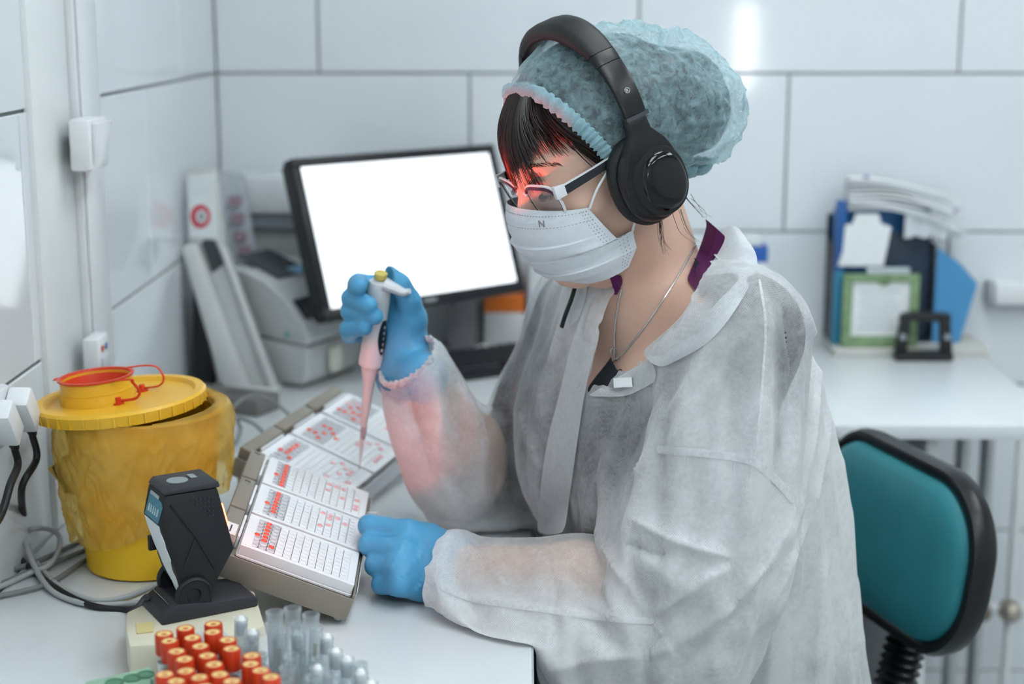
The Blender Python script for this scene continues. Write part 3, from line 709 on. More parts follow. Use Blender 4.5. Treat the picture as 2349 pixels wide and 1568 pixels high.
for i, (p, r, c) in enumerate(short):
    kinds = ('with a loose collar', 'with a white insert', 'with amber residue inside')
    kd = random.choice((0, 1, 2, 2))
    nth = [q for q in short if q[1] == r]; nth.sort(key=lambda q: q[0].x); n = nth.index(short[i]) + 1
    words_n = ['first', 'second', 'third', 'fourth', 'fifth', 'sixth', 'seventh', 'eighth', 'ninth', 'tenth']
    t = thing('clear_vial', p, 'small clear vial %s, %s from the left in the %s row' % (kinds[kd], words_n[n - 1], rw[r]), 'vial', rot=(R(random.uniform(-4, 4)), R(random.uniform(-4, 4)), 0), group='small clear vials')
    link('tube_wall', GT, M_GLT, t)
    if kd == 0: link('tube_collar', CPM, M_GLT, t)
    if kd == 1: link('white_insert', WHM, WHITE, t)
    if kd == 2: link('amber_residue', AMBM, M_AMB, t)
# racks that hold them
def rack(name, label, px, m, z0, z1):
    P = [atz(x, y, z1) for x, y in px]; o0 = Vector((P[0].x, P[0].y, z0))
    t = thing(name, o0, label, 'rack')
    b = [(p.x - o0.x, p.y - o0.y) for p in P]
    MB().prism(b, 0.0016, o=0.0).obj('rack_floor', m, t)
    MB().prism(b, 0.003, o=z1 - z0 - 0.004).obj('rack_shelf', m, t)
    for x, y in b:
        MB().lathe([(0.0035, 0.0018), (0.0035, z1 - z0 - 0.0041)], 8, (x * .96 + .002, y * .96 + .002, 0)).obj('rack_post', m, t)
    return t
rack('clear_tube_rack', 'clear plastic rack holding the orange-capped tubes', [(366, 1640), (366, 1470), (500, 1432), (640, 1560), (640, 1650)], M_GLT, DESK + .0005 + CT * 0, DESK + 0.045)
rack('clear_vial_rack', 'clear plastic rack holding the small clear vials', [(650, 1650), (645, 1560), (560, 1462), (720, 1440), (905, 1600), (915, 1650)], M_GLT, DESK + .0005, DESK + 0.04)
gr = thing('green_rack', atz(200, 1568, DESK + 0.0), 'pale green tube rack with round holes in the photo corner', 'rack')
gz = 0.05
gp = [atz(x, y, DESK + gz) - gr.location for x, y in ((196, 1562), (346, 1527), (340, 1700), (170, 1720))]
gb = bmesh.new()
M_GRN = mat('pale_green_plastic', '#9fc7ad', rough=0.5, var=0.04)
MB().prism([(p.x, p.y) for p in gp], 0.012, o=gz - 0.012).obj('rack_top', M_GRN, gr, bevel=0.0015)
MB().prism([(p.x * .97, p.y * .97) for p in gp], 0.004, o=0.0).obj('rack_floor', M_GRN, gr)
for p in gp:
    MB().box((p.x * .97 - 0.004, p.y * .97 - .004, 0.0041), (p.x * .97 + 0.004, p.y * .97 + .004, gz - 0.0121)).obj('rack_post', M_GRN, gr)
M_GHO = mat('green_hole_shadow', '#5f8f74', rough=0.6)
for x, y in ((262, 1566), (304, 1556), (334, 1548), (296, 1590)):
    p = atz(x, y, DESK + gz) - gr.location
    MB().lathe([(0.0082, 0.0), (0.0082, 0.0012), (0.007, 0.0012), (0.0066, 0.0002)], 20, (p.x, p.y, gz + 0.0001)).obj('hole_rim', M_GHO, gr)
# ------------------------------------------------------------------ computer corner at the end of the bench
M_BEZ = mat('black_bezel', '#14161a', rough=0.35, var=0.05)
M_SCR = mat('bright_screen', '#f4f7fb', rough=0.3, emit=(0.93, 0.965, 1.0, 1), estr=1.7)
M_SLV = mat('grey_bezel_logo', '#9aa0a4', rough=0.35, metal=0.5)
MW, MH = 0.44, 0.275
mon = thing('monitor', (-0.165, 2.659, DESK), 'black monitor with a blank white glowing screen on the bench', 'monitor', rz=R(42))
Ml = Matrix.Translation((0, 0, 0.1294)) @ Matrix.Rotation(-R(18.9), 4, 'X')
bz = 0.0155
fr = MB()
for a, b in (((-MW / 2, 0, 0), (MW / 2, 0.028, bz + .004)), ((-MW / 2, 0, MH - bz), (MW / 2, 0.028, MH)), ((-MW / 2, 0, bz + .004), (-MW / 2 + bz, 0.028, MH - bz)), ((MW / 2 - bz, 0, bz + .004), (MW / 2, 0.028, MH - bz))):
    fr.box(a, b, Ml)
fr.obj('bezel', M_BEZ, mon, bevel=0.0015)
MB().box((-MW / 2 + bz, 0.0025, bz + .004), (MW / 2 - bz, 0.006, MH - bz), Ml).obj('screen', M_SCR, mon)
MB().box((-MW / 2 + 0.004, 0.0285, 0.004), (MW / 2 - 0.004, 0.045, MH - 0.004), Ml).obj('rear_shell', M_BEZ, mon, bevel=0.006)
MB().box((-0.014, -0.001, 0.006), (0.014, -0.0002, 0.0125), Ml).obj('bezel_logo', M_SLV, mon)
Ri = Matrix.Rotation(R(-42), 3, 'Z')
pc_ = Vector((0, 0.085, 0.275)); pw_ = Ri @ (Vector((-0.235, WALLY - 0.008, DESK + 0.285)) - mon.location)
MB().box((-0.05, 0.0455, 0.09), (0.05, 0.056, 0.19), Ml).obj('mount_plate', M_BEZ, mon, bevel=0.002)
MB().tube([Ml @ Vector((0, 0.05, 0.14)), pc_, pw_], 0.016, 12, flat=0.7).obj('wall_arm', M_BEZ, mon)
wp_ = Matrix.Translation(pw_) @ Matrix.Rotation(R(-42), 4, 'Z')
MB().box((-0.045, -0.004, -0.06), (0.045, 0.0035, 0.06), wp_).obj('wall_plate', M_BEZ, mon, bevel=0.001)
# keyboard
kb = thing('keyboard', atz(1165, 833, DESK + 0.008), 'long black computer keyboard lying in front of the monitor', 'keyboard', rz=R(31))
kb.location.z = DESK
M_KEY = mat('dark_key_plastic', '#26282e', rough=0.5)
KW, KD = 0.33, 0.14
KO = Vector((-0.215, -0.055, 0))
MB().prism([(KO.y, 0.0), (KO.y + KD, 0.0), (KO.y + KD, 0.024), (KO.y, 0.012)], KW, axis=0, o=KO.x).obj('keyboard_case', M_BEZ, kb, bevel=0.002)
KEYM = MB().loft([[Vector((-.0078, -.0078, 0)), Vector((.0078, -.0078, 0)), Vector((.0078, .0078, 0)), Vector((-.0078, .0078, 0))], [Vector((-.0064, -.0064, .006)), Vector((.0064, -.0064, .006)), Vector((.0064, .0064, .006)), Vector((-.0064, .0064, .006))]]).mesh('key')
for r in range(6):
    for c in range(16):
        if r == 0 and 2 < c < 9: continue
        y = KO.y + 0.016 + r * 0.0192
        link('key', KEYM, M_KEY, kb, loc=(KO.x + 0.018 + c * 0.0197, y, 0.0136 + (y - KO.y) * 0.089), rot=(R(5), 0, 0))
MB().box((KO.x + 0.072, KO.y + 0.0172 - 0.009, 0.0137), (KO.x + 0.178, KO.y + 0.0172 + 0.006, 0.019)).obj('space_bar', M_KEY, kb, bevel=0.001)
# label printer
M_PRN = mat('light_grey_printer', '#bfc2c1', rough=0.45, var=0.02); M_PRN2 = mat('pale_printer_front', '#d3d8d8', rough=0.4)
M_DARK = mat('smoked_dark_plastic', '#30343a', rough=0.25)
pq = atz(700, 893, DESK)
pr = thing('label_printer', Vector((pq.x, pq.y, DESK)) - Matrix.Rotation(R(-27), 3, 'Z') @ Vector((0.055, 0, 0)), 'pale grey desktop label printer with a rounded lid and dark display', 'printer', rz=R(-27))
# local: x = printer front to the right, y = back, z up; side profile in x-z drawn from the photo
PWD = 0.17
lower = [(-0.135, 0.004), (0.045, 0.004), (0.055, 0.012), (0.060, 0.072), (-0.14, 0.09), (-0.15, 0.02)]
upper = [(-0.14, 0.093), (0.060, 0.0755), (0.062, 0.082), (0.052, 0.112), (0.020, 0.150), (-0.02, 0.176), (-0.065, 0.192), (-0.115, 0.195), (-0.15, 0.18)]
MB().prism(lower, PWD, axis=1, o=0.0).obj('lower_body', M_PRN, pr, bevel=0.006, seg=3)
MB().prism(upper, PWD, axis=1, o=0.0).obj('lid', M_PRN2, pr, bevel=0.006, seg=3)
MB().prism([(x * .98 - .001, z) for x, z in upper[2:]] + [(-0.145, 0.10), (0.05, 0.083)], 0.001, axis=1, o=-0.0012).obj('side_cheek', M_PRN, pr)
MB().prism([(-0.14, 0.0908), (0.060, 0.0733), (0.060, 0.0752), (-0.14, 0.0927)], PWD - .004, axis=1, o=0.002).obj('seam', mat('seam_grey', '#7f8382', .6), pr)
sl = Vector((0.020 - 0.052, 0, 0.150 - 0.112)).normalized()
nrm = Vector((sl.z, 0, -sl.x)); nrm = nrm if nrm.z > 0 else -nrm
MB().prism([(0.006, -0.016), (0.046, -0.016), (0.046, -0.082), (0.006, -0.082)], 0.002, M=frame(Vector((0.052, 0, 0.112)) + nrm * 0.0006, sl, z=nrm)).obj('display', M_DARK, pr)
sl2 = Vector((-0.065 + 0.02, 0, 0.192 - 0.176)).normalized(); n2 = Vector((-sl2.z, 0, sl2.x)); n2 = n2 if n2.z > 0 else -n2
MB().prism([(0.0, -0.04), (0.095, -0.04), (0.095, -0.135), (0.0, -0.135)], 0.002, M=frame(Vector((-0.022, 0, 0.1765)) + n2 * 0.001, sl2, z=n2)).obj('smoked_window', M_DARK, pr)
MB().prism([(-0.002, -0.09), (0.022, -0.09), (0.022, -0.13), (-0.002, -0.13)], 0.001, M=frame(Vector((-0.022, 0, 0.1765)) + n2 * 0.0035, sl2, z=n2)).obj('blue_lamp', mat('pale_blue_lamp', '#8fc3e6', .3), pr)
MB().prism(rrect(0.03, 0.045, 0.008, 4, 0.0, 0.0), 0.012, axis=0, o=0.060, M=Matrix.Translation((0, 0.075, 0.040))).obj('front_hatch', mat('cream_hatch', '#d9d8cc', .45), pr, bevel=0.002)
MB().lathe([(0.005, 0), (0.005, 0.0008)], 12, M=Matrix.Translation((0.022, -0.0013, 0.092)) @ Matrix.Rotation(R(90), 4, 'X')).obj('green_badge', mat('green_badge', '#58a79a', .4), pr)
MB().prism([(-0.13, 0.0), (0.045, 0.0), (0.045, 0.0036), (-0.13, 0.0036)], PWD - 0.01, axis=1, o=0.005).obj('rubber_base', M_GRYB, pr)
# leaning reader stand: tall pale column with a red ring sign and a dark window, short front rail
M_STD = mat('warm_grey_stand', '#c3c6c4', rough=0.45, var=0.02)
f0 = atz(570, 897, DESK)
st = thing('reader_stand', (f0.x, f0.y, DESK), 'tall leaning pale grey reader stand with a red ring sign and dark window', 'stand')
sN = Vector((-0.12, -0.95, 0.15)).normalized()
def onp(px, py, off=0.0):
    d = ray(px, py); t = (Vector((f0.x, f0.y, DESK)) + sN * off - CAM).dot(sN) / d.dot(sN)
    return CAM + d * t - st.location
def board(name, pix, m, off, th, bev=0.003):
    vs = [onp(x, y, off) for x, y in pix]
    return MB().loft([vs, [v - sN * th for v in vs]]).obj(name, m, st, bevel=bev)
board('column', [(500, 886), (636, 894), (586, 760), (515, 560), (496, 392), (480, 384), (436, 388), (424, 400), (432, 520), (440, 600)], M_STD, 0.0, 0.018)
board('sign_panel', [(434, 545), (500, 548), (494, 396), (430, 400)], mat('white_sign_panel', '#dfe6e6', .4), 0.0008, 0.0006, 0)
board('front_rail', [(508, 884), (572, 896), (449, 562), (436, 556), (418, 566), (416, 575)], mat('pale_rail', '#cfd1d0', .45), 0.018, 0.017)
board('side_ridge', [(618, 892), (637, 894), (516, 566), (500, 560)], mat('pale_rail', '#cfd1d0', .45), 0.008, 0.007, 0.002)
board('dark_window', [(486, 626), (513, 606), (494, 552), (470, 548), (462, 558)], mat('dark_reader_window', '#3c4244', .3), 0.002, 0.0015, 0)
seg = 28
rr_ = [onp(460 + 23 * math.cos(2 * math.pi * k / seg), 496 + 27 * math.sin(2 * math.pi * k / seg), 0.0016) for k in range(seg)]
ri_ = [onp(462 + 13 * math.cos(2 * math.pi * k / seg), 496 + 16 * math.sin(2 * math.pi * k / seg), 0.0016) for k in range(seg)]
MB().loft([rr_, ri_], False, False).obj('red_ring', mat('red_print', '#c9364a', .5), st)
board('ring_symbol', [(456, 505), (468, 505), (468, 487), (456, 487)], mat('grey_print', '#9aa0a6', .6), 0.0016, 0.0004, 0)
MB().box((-0.060, -0.045, 0), (0.055, 0.018, 0.010)).obj('stand_base', M_STD, st, bevel=0.003)
MB().prism([(0.030, 0.0), (0.075, 0.0), (0.075, 0.17), (0.058, 0.17)], 0.035, axis=0, o=-0.100).obj('black_cradle', M_BLK, st, bevel=0.004)
# papers and files leaning in the corner
def sheet_thing(name, label, cat, corners, thick, m, group=None):
    """a standing sheet or file through four points (bottom pair, top pair)"""
    P = [Vector(c) for c in corners]; o0 = (P[0] + P[1]) / 2
    n = (P[1] - P[0]).cross(P[3] - P[0]).normalized()
    if n.y > 0: n = -n
    t = thing(name, o0, label, cat, group=group)
    vs = [p - o0 for p in P]
    MB().loft([vs, [v - n * thick for v in vs]]).obj('sheet' if thick < .004 else 'cover', m, t)
    return t, vs, n
t, vs, n = sheet_thing('printed_leaflet', 'pale printed leaflet standing behind the printer', 'leaflet',
    [Vector((aty(530, 845, 2.88).x, 2.812, DESK + .001)), Vector((aty(640, 845, 2.9).x, 2.814, DESK + .001)), aty(560, 400, 2.822), aty(505, 390, 2.820)], 0.002, mat('pale_leaflet', '#c3ccd2', .6, var=.1, scale=60))
for k, (px, py) in enumerate(((540, 460), (545, 500), (552, 540), (562, 575))):
    q = aty(px, py, 2.811) - t.location
    MB().box((-0.012, -0.003, -0.009), (0.012, 0, 0.009)).obj('printed_mark', mat('plum_print', '#a68f9c', .6), t, loc=q)
# large grey box with a white lid-like top (behind the monitor)
M_GBX = mat('grey_machine', '#a9aeac', rough=0.5); M_WBX = mat('white_machine_top', '#d9dfe1', rough=0.4)
mx0, mx1 = aty(568, 640, 2.86).x, aty(760, 640, 2.86).x
t = thing('wall_dispenser', (mx0, 2.835, DESK), 'boxy grey machine with a white top behind the label printer', 'machine')
ztp, zmd = aty(600, 405, 2.835).z - DESK, aty(600, 492, 2.835).z - DESK
MB().box((0, 0.02, 0), (mx1 - mx0, 0.122, zmd - 0.03)).obj('lower_case', M_GBX, t, bevel=0.004)
MB().box((-0.012, 0.01, zmd - 0.029), (mx1 - mx0, 0.122, zmd)).obj('grey_band', mat('slate_band', '#8a949c', .5), t, bevel=0.002)
MB().box((-0.02, 0.0, zmd + 0.0005), (mx1 - mx0, 0.122, ztp)).obj('white_top', M_WBX, t, bevel=0.006)
# boxes under the monitor
def carton(name, label, px0, px1, pyt, pyb, y, depth, m, rz=0):
    a, b = aty(px0, pyb, y), aty(px1, pyb, y); h = aty(px0, pyt, y).z - DESK
    t = thing(name, (a.x, y, DESK), label, 'box', rz=rz)
    MB().box((0, 0, 0), (b.x - a.x, depth, h)).obj('carton', m, t, bevel=0.001)
    return t, b.x - a.x, h
t, w, h = carton('orange_white_box', 'white carton with an orange top band under the monitor edge', 1112, 1202, 680, 800, 2.890, 0.065, mat('white_carton', '#d5d9da', .6))
MB().box((-0.0004, -0.0006, h - 0.030), (w + 0.0004, 0.065, h + 0.0004)).obj('orange_band', mat('orange_print', '#d9742a', .6), t)
t, w, h = carton('grey_box', 'grey mauve box standing behind the keyboard', 1030, 1092, 690, 800, 2.890, 0.07, mat('mauve_grey_card', '#8f8d93', .6, var=.08))
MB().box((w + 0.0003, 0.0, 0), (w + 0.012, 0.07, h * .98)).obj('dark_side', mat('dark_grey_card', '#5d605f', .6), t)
t, w, h = carton('white_box', 'plain tall white box beside the orange banded carton', 1212, 1330, 600, 800, 2.895, 0.065, mat('plain_white_carton', '#dfe4e6', .6))
t = thing('computer_mouse', atz(1116, 826, DESK), 'small white computer mouse by the keyboard', 'mouse', rz=R(30))
M_MSE = mat('white_mouse', '#e4e8e9', rough=.35)
MB().loft([[Vector((0.036 * s * math.cos(a), 0.022 * s * math.sin(a), z * .85)) for a in [2 * math.pi * k / 20 for k in range(20)]] for s, z in ((0.9, 0), (1, 0.006), (0.95, 0.018), (0.75, 0.029), (0.4, 0.034))]).obj('mouse_shell', M_MSE, t, ang=60)
MB().box((0.012, -0.002, 0.018), (0.022, 0.002, 0.0285)).obj('wheel', M_GRYB, t, bevel=.001)
t = thing('bottle_cap', atz(1197, 803, DESK), 'small orange bottle cap by the keyboard edge', 'cap')
MB().lathe([(0.0105, 0), (0.011, 0.002), (0.011, 0.013), (0.009, 0.015)], 18).obj('cap_shell', mat('orange_cap', '#d9622e', .4), t)

# ------------------------------------------------------------------ side desk
SLB = 0.016
sl0 = atz(1940, 819, DESK)
sl_ = thing('beige_board', (sl0.x - 0.02, sl0.y, DESK), 'flat beige board under the file organizer on the side desk', 'board')
MB().box((0, 0, 0), (0.285, WALLY - 0.006 - sl0.y, SLB)).obj('board_slab', mat('beige_board', '#c9cac3', .6), sl_, bevel=.001)
SB = DESK + SLB + 0.0005
yo = 2.78
def X(px, y): return aty(px, 700, y).x
def Z(py, y): return aty(2000, py, y).z
M_BLU = mat('deep_blue_file', '#1f5a9e', rough=0.4); M_TEL = mat('teal_blue_file', '#2b7fa0', rough=0.4)
M_NVY = mat('dark_navy_file', '#1d2f45', rough=0.35, var=0.15, scale=18)
def upright(name, label, cat, x0, x1, zt, y0, y1, m, zb=DESK + .0005):
    t = thing(name, (x0, y0, zb), label, cat)
    MB().box((0, 0, 0), (x1 - x0, y1 - y0, zt - zb)).obj('cover', m, t, bevel=0.002)
    return t
YO = 2.893
og = thing('file_organizer', (X(1906, YO), YO, SB), 'dark desktop file organizer standing on the beige board', 'organizer')
ow = X(2140, YO) - X(1906, YO); od = 2.962 - YO
MB().box((0, 0, 0), (ow, od, 0.005)).obj('organizer_floor', M_NVY, og)
MB().box((0, od - .004, 0.0052), (ow, od, Z(500, YO) - SB)).obj('organizer_back', M_NVY, og)
for xx in (0.0, ow - 0.004):
    MB().box((xx, 0, 0.0052), (xx + 0.004, od - .0042, Z(560, YO) - SB)).obj('organizer_side', M_BLK, og)
fi = thing('ring_binder', (X(1911, 2.875), 2.868, SB), 'tall blue ring binder at the side of the file organizer', 'binder')
hz = Z(462, 2.868) - SB; fw_ = X(1931, 2.868) - X(1911, 2.868)
MB().box((0, 0, 0), (fw_, 0.0235, hz * .52)).obj('teal_spine', M_TEL, fi, bevel=.001)
MB().box((0, 0, hz * .52 + .0003), (fw_, 0.0235, hz)).obj('blue_spine', M_BLU, fi, bevel=.001)
sb = thing('blue_folder', (og.location.x + .006, YO + .030, SB + .0055), 'bright blue folder inside the organizer under the sagging papers', 'folder')
MB().box((0, 0, 0), (ow - .012, 0.012, Z(490, YO) - SB)).obj('cover', mat('bright_blue_file', '#2f78b8', .4), sb, bevel=.001)
nb = thing('navy_folder', (X(2018, YO), YO + .008, SB + .0055), 'dark navy folder at the front of the organizer', 'folder')
MB().box((0, 0, 0), (X(2132, YO) - X(2018, YO), 0.008, Z(540, YO) - SB)).obj('cover', M_NVY, nb, bevel=.001)
for kk, (z0_, cc_) in enumerate(((.07, '#2d5a78'), (.13, '#27455f'))):
    MB().box((.006, -.0012, z0_), (.06, -.0003, z0_ + .012)).obj('cover_print', mat('cover_print_%d' % kk, cc_, .5), nb)
# stack of loose papers drooping over the organizer
pa = thing('paper_stack', (X(1935, 2.88), 2.874, Z(482, 2.88)), 'stack of white papers sagging over the top of the organizer', 'papers')
pw = X(2196, 2.88) - X(1935, 2.88)
for k in range(9):
    rows = []
    for i in range(15):
        u = i / 14; x = u * (pw - 0.010 * (k % 3))
        zz = k * 0.0066 - (0.046 - 0.001 * k) * max(0, u - .25) ** 1.7 * 1.55 + 0.002 * math.sin(u * 5 + k)
        rows.append([Vector((x, 0.003 * (k % 2), zz)), Vector((x, 0.044, zz + 0.001)), Vector((x, 0.044, zz + 0.0054)), Vector((x, 0.003 * (k % 2), zz + 0.0044))])
    MB().loft(rows).obj('paper_sheaf', M_PAP if k % 3 else mat('greyish_paper', '#cfd5da', .7), pa)
for i in range(7):                                   # sheets hanging down at the drooping end
    xx = pw * (.50 + .075 * i)
    MB().prism([(xx, -.052 + .006 * (i % 2)), (xx + .016, -.050), (xx + .017, -.006 - .004 * i), (xx, -.004 - .0035 * i)], .0012, axis=1, o=.004 + .002 * (i % 2)).obj('hanging_slip', mat('greyish_paper', '#cfd5da', .7), pa)
for xx, zz in ((0.03, .058), (pw * .93, -.004)):
    MB().box((xx - .004, -0.0016, zz), (xx + .004, -0.0004, zz + .008)).obj('purple_mark', mat('purple_print', '#a79bc0', .6), pa)
# white card and green framed sign
yc = 2.864
cd = thing('white_card', (X(1920, yc), yc, Z(610, yc)), 'white notched paper card taped to the organizer above the green sign', 'card')
k = (X(2040, yc) - X(1920, yc)) / 120
MB().prism([((x - 1920) * k, (610 - y) * k) for x, y in ((1918, 610), (2022, 610), (2036, 520), (2012, 512), (2006, 490), (1954, 490), (1948, 512), (1931, 516), (1928, 575))], 0.0015, axis=1).obj('card_sheet', M_PAP, cd)
ys2 = 2.848
sg = thing('framed_sign', (X(1934, ys2), ys2, SB), 'small document in a mottled green frame leaning on the organizer', 'sign')
k = (X(2108, ys2) - X(1934, ys2)) / 174
sw_, sh_ = 174 * k, 170 * k
M_GFR = mat('mottled_green_frame', '#7f9a72', rough=0.5, var=0.22, scale=45)
for a, b in (((0, 0, 0), (sw_, .012, .020)), ((0, 0, sh_ - .014), (sw_, .012, sh_)), ((0, 0, .020), (.017, .012, sh_ - .014)), ((sw_ - .016, 0, .020), (sw_, .012, sh_ - .014))):
    MB().box(a, b).obj('frame_bar', M_GFR, sg, bevel=.001)
MB().box((.017, 0.006, .020), (sw_ - .016, 0.0075, sh_ - .014)).obj('printed_page', M_PAP, sg)
for r in range(7):
    MB().box((.03 + .004 * (r % 2), 0.005, .034 + r * .0115), (sw_ - .034 - .006 * (r % 3), 0.0058, .0362 + r * .0115)).obj('text_line', mat('faint_text', '#b7c0c4', .7), sg)
MB().prism([(sw_ * .42, sh_ - .0145), (sw_ * .64, sh_ - .0145), (sw_ * .54, sh_ - .024)], .001, axis=1, o=.0035).obj('hanging_tab', M_GFR, sg)
MB().box((sw_ * .3, .001, sh_ + .0004), (sw_ * .86, .011, sh_ + .012)).obj('top_clip', mat('clip_clear', '#bcc7c8', .3), sg, bevel=.001)
# translucent blue pocket folder
M_PKT = glassy('translucent_blue_folder', '#5aa6dc', 0.22, 0.2, 0.3)
pk = thing('pocket_folder', (X(2142, 2.89), 2.89, DESK + SLB + .0005), 'translucent light blue pocket folder leaning beside the organizer', 'folder')
k = (X(2240, 2.89) - X(2142, 2.89)) / 98
pp_ = [((x - 2142) * k, (778 - y) * k) for x, y in ((2142, 778), (2206, 778), (2240, 640), (2196, 592), (2144, 556))]
MB().prism(pp_, 0.003, axis=1).obj('front_leaf', M_PKT, pk)
MB().prism([(u * .97 + .004, v * .94) for u, v in pp_], 0.003, axis=1, o=.02).obj('rear_leaf', M_PKT, pk)
MB().prism([((x - 2142) * k, (778 - y) * k) for x, y in ((2188, 778), (2206, 778), (2236, 640), (2190, 610))], 0.003, axis=1, o=.010).obj('blue_insert', mat('blue_insert', '#2f86c9', .5), pk)
# hole punch
hp_ = atz(2120, 828, DESK)
hu = thing('hole_punch', (hp_.x, hp_.y, DESK), 'black metal hole punch with an open handle on the side desk', 'hole punch')
k = 1 / 1290.0
w2 = 68 * k
MB().box((-w2, -0.004, 0), (w2, 0.026, 0.016)).obj('punch_base', M_BLK, hu, bevel=.003)
for s in (-1, 1):
    MB().prism([(s * w2, .0165), (s * (w2 - .022), .0165), (s * (w2 - .026), .076), (s * (w2 - .008), .078)], .016, axis=1, o=.004).obj('punch_arm', M_BLK, hu, bevel=.002)
    MB().lathe([(.006, 0), (.006, .004)], 12, M=Matrix.Translation((s * (w2 - .012), .0038, .045)) @ Matrix.Rotation(R(90), 4, 'X')).obj('rivet', M_SLV, hu)
MB().prism([(-w2 + .004, .074), (w2 - .006, .072), (w2 - .008, .087), (-w2 + .03, .090), (-w2 + .010, .086)], .024, axis=1, o=.0).obj('punch_handle', M_BLK, hu, bevel=.003)
# blue and white box behind the shoulder
bb = thing('dispenser_box', (X(1690, 2.86), 2.86, DESK + .0005), 'white dispenser box with a blue band behind the person\'s shoulder', 'box')
w3 = X(1758, 2.86) - X(1690, 2.86)
MB().box((0, 0, 0), (w3, 0.07, Z(566, 2.86) - DESK - .030)).obj('lower_box', M_WBX, bb, bevel=.002)
MB().box((0, 0, Z(566, 2.86) - DESK - .0298), (w3, 0.07, Z(566, 2.86) - DESK)).obj('blue_band', mat('blue_band', '#2a5fb0', .4), bb, bevel=.001)
MB().box((0, 0, Z(566, 2.86) - DESK + .0002), (w3 * .8, 0.07, Z(545, 2.86) - DESK)).obj('white_lid', M_WBX, bb, bevel=.003)
# wall trunking at the photo edge
wt0 = aty(2266, 672, WALLY - .03)
tt = thing('wall_duct', (wt0.x, WALLY - .0045, wt0.z), 'white wall duct with a grey end cap at the photo edge', 'trunking')
MB().box((.012, -.035, -.022), (0.9, 0, .022)).obj('duct', M_PVC, tt, bevel=.004)
MB().box((0, -.030, -.022), (.0118, 0, .022)).obj('end_cap', mat('grey_end_cap', '#a9afb2', .5), tt, bevel=.002)

# ------------------------------------------------------------------ office chair
M_TEA = mat('teal_vinyl', '#2a7f89', rough=0.55, var=0.05, scale=25, bump=0.12, bscale=1200)
M_CBK = mat('black_chair_plastic', '#101215', rough=0.32, var=0.05)
# ------------------------------------------------------------------ distance-field modelling (for the person)
V3 = lambda *a: np.array(a, float)
def n3(v): return np.array(v, float)
def _hash(i, j, k, s):
    h = (i * 374761393 + j * 668265263 + k * 2147483647 + s * 1274126177) & 0xffffffff
    h = ((h ^ (h >> 13)) * 1274126177) & 0xffffffff
    return ((h ^ (h >> 16)) & 0xffff) / 65535.0
def vnoise(P, s=0):
    """smooth value noise, -1..1"""
    I = np.floor(P).astype(np.int64); F = P - I; F = F * F * (3 - 2 * F)
    out = 0
    for a in (0, 1):
        for b in (0, 1):
            for c in (0, 1):
                w = (F[:, 0] if a else 1 - F[:, 0]) * (F[:, 1] if b else 1 - F[:, 1]) * (F[:, 2] if c else 1 - F[:, 2])
                out = out + w * _hash(I[:, 0] + a, I[:, 1] + b, I[:, 2] + c, s)
    return out * 2 - 1
def ridged(P, s=0):
    return 1 - 2 * np.abs(vnoise(P, s))
def cone(P, a, b, ra, rb):
    a, b = n3(a), n3(b); ab = b - a
    t = np.clip(((P - a) @ ab) / max(ab @ ab, 1e-12), 0, 1)
    return np.linalg.norm(P - a - t[:, None] * ab, axis=1) - (ra + (rb - ra) * t)
def ball(P, c, r): return np.linalg.norm(P - n3(c), axis=1) - r
def ellip(P, c, r):
    q = (P - n3(c)) / n3(r); k = np.linalg.norm(q, axis=1)
    g = np.linalg.norm(q / n3(r), axis=1)
    return k * (k - 1) / np.maximum(g, 1e-9)
def smin(a, b, k):
    h = np.clip(0.5 + 0.5 * (b - a) / k, 0, 1)
    return b + (a - b) * h - k * h * (1 - h)
def smax(a, b, k): return -smin(-a, -b, k)
def chain(P, pts, rad, k=None):
    d = None
    for i in range(len(pts) - 1):
        e = cone(P, pts[i], pts[i + 1], rad[i], rad[i + 1])
        d = e if d is None else (np.minimum(d, e) if k is None else smin(d, e, k))
    return d
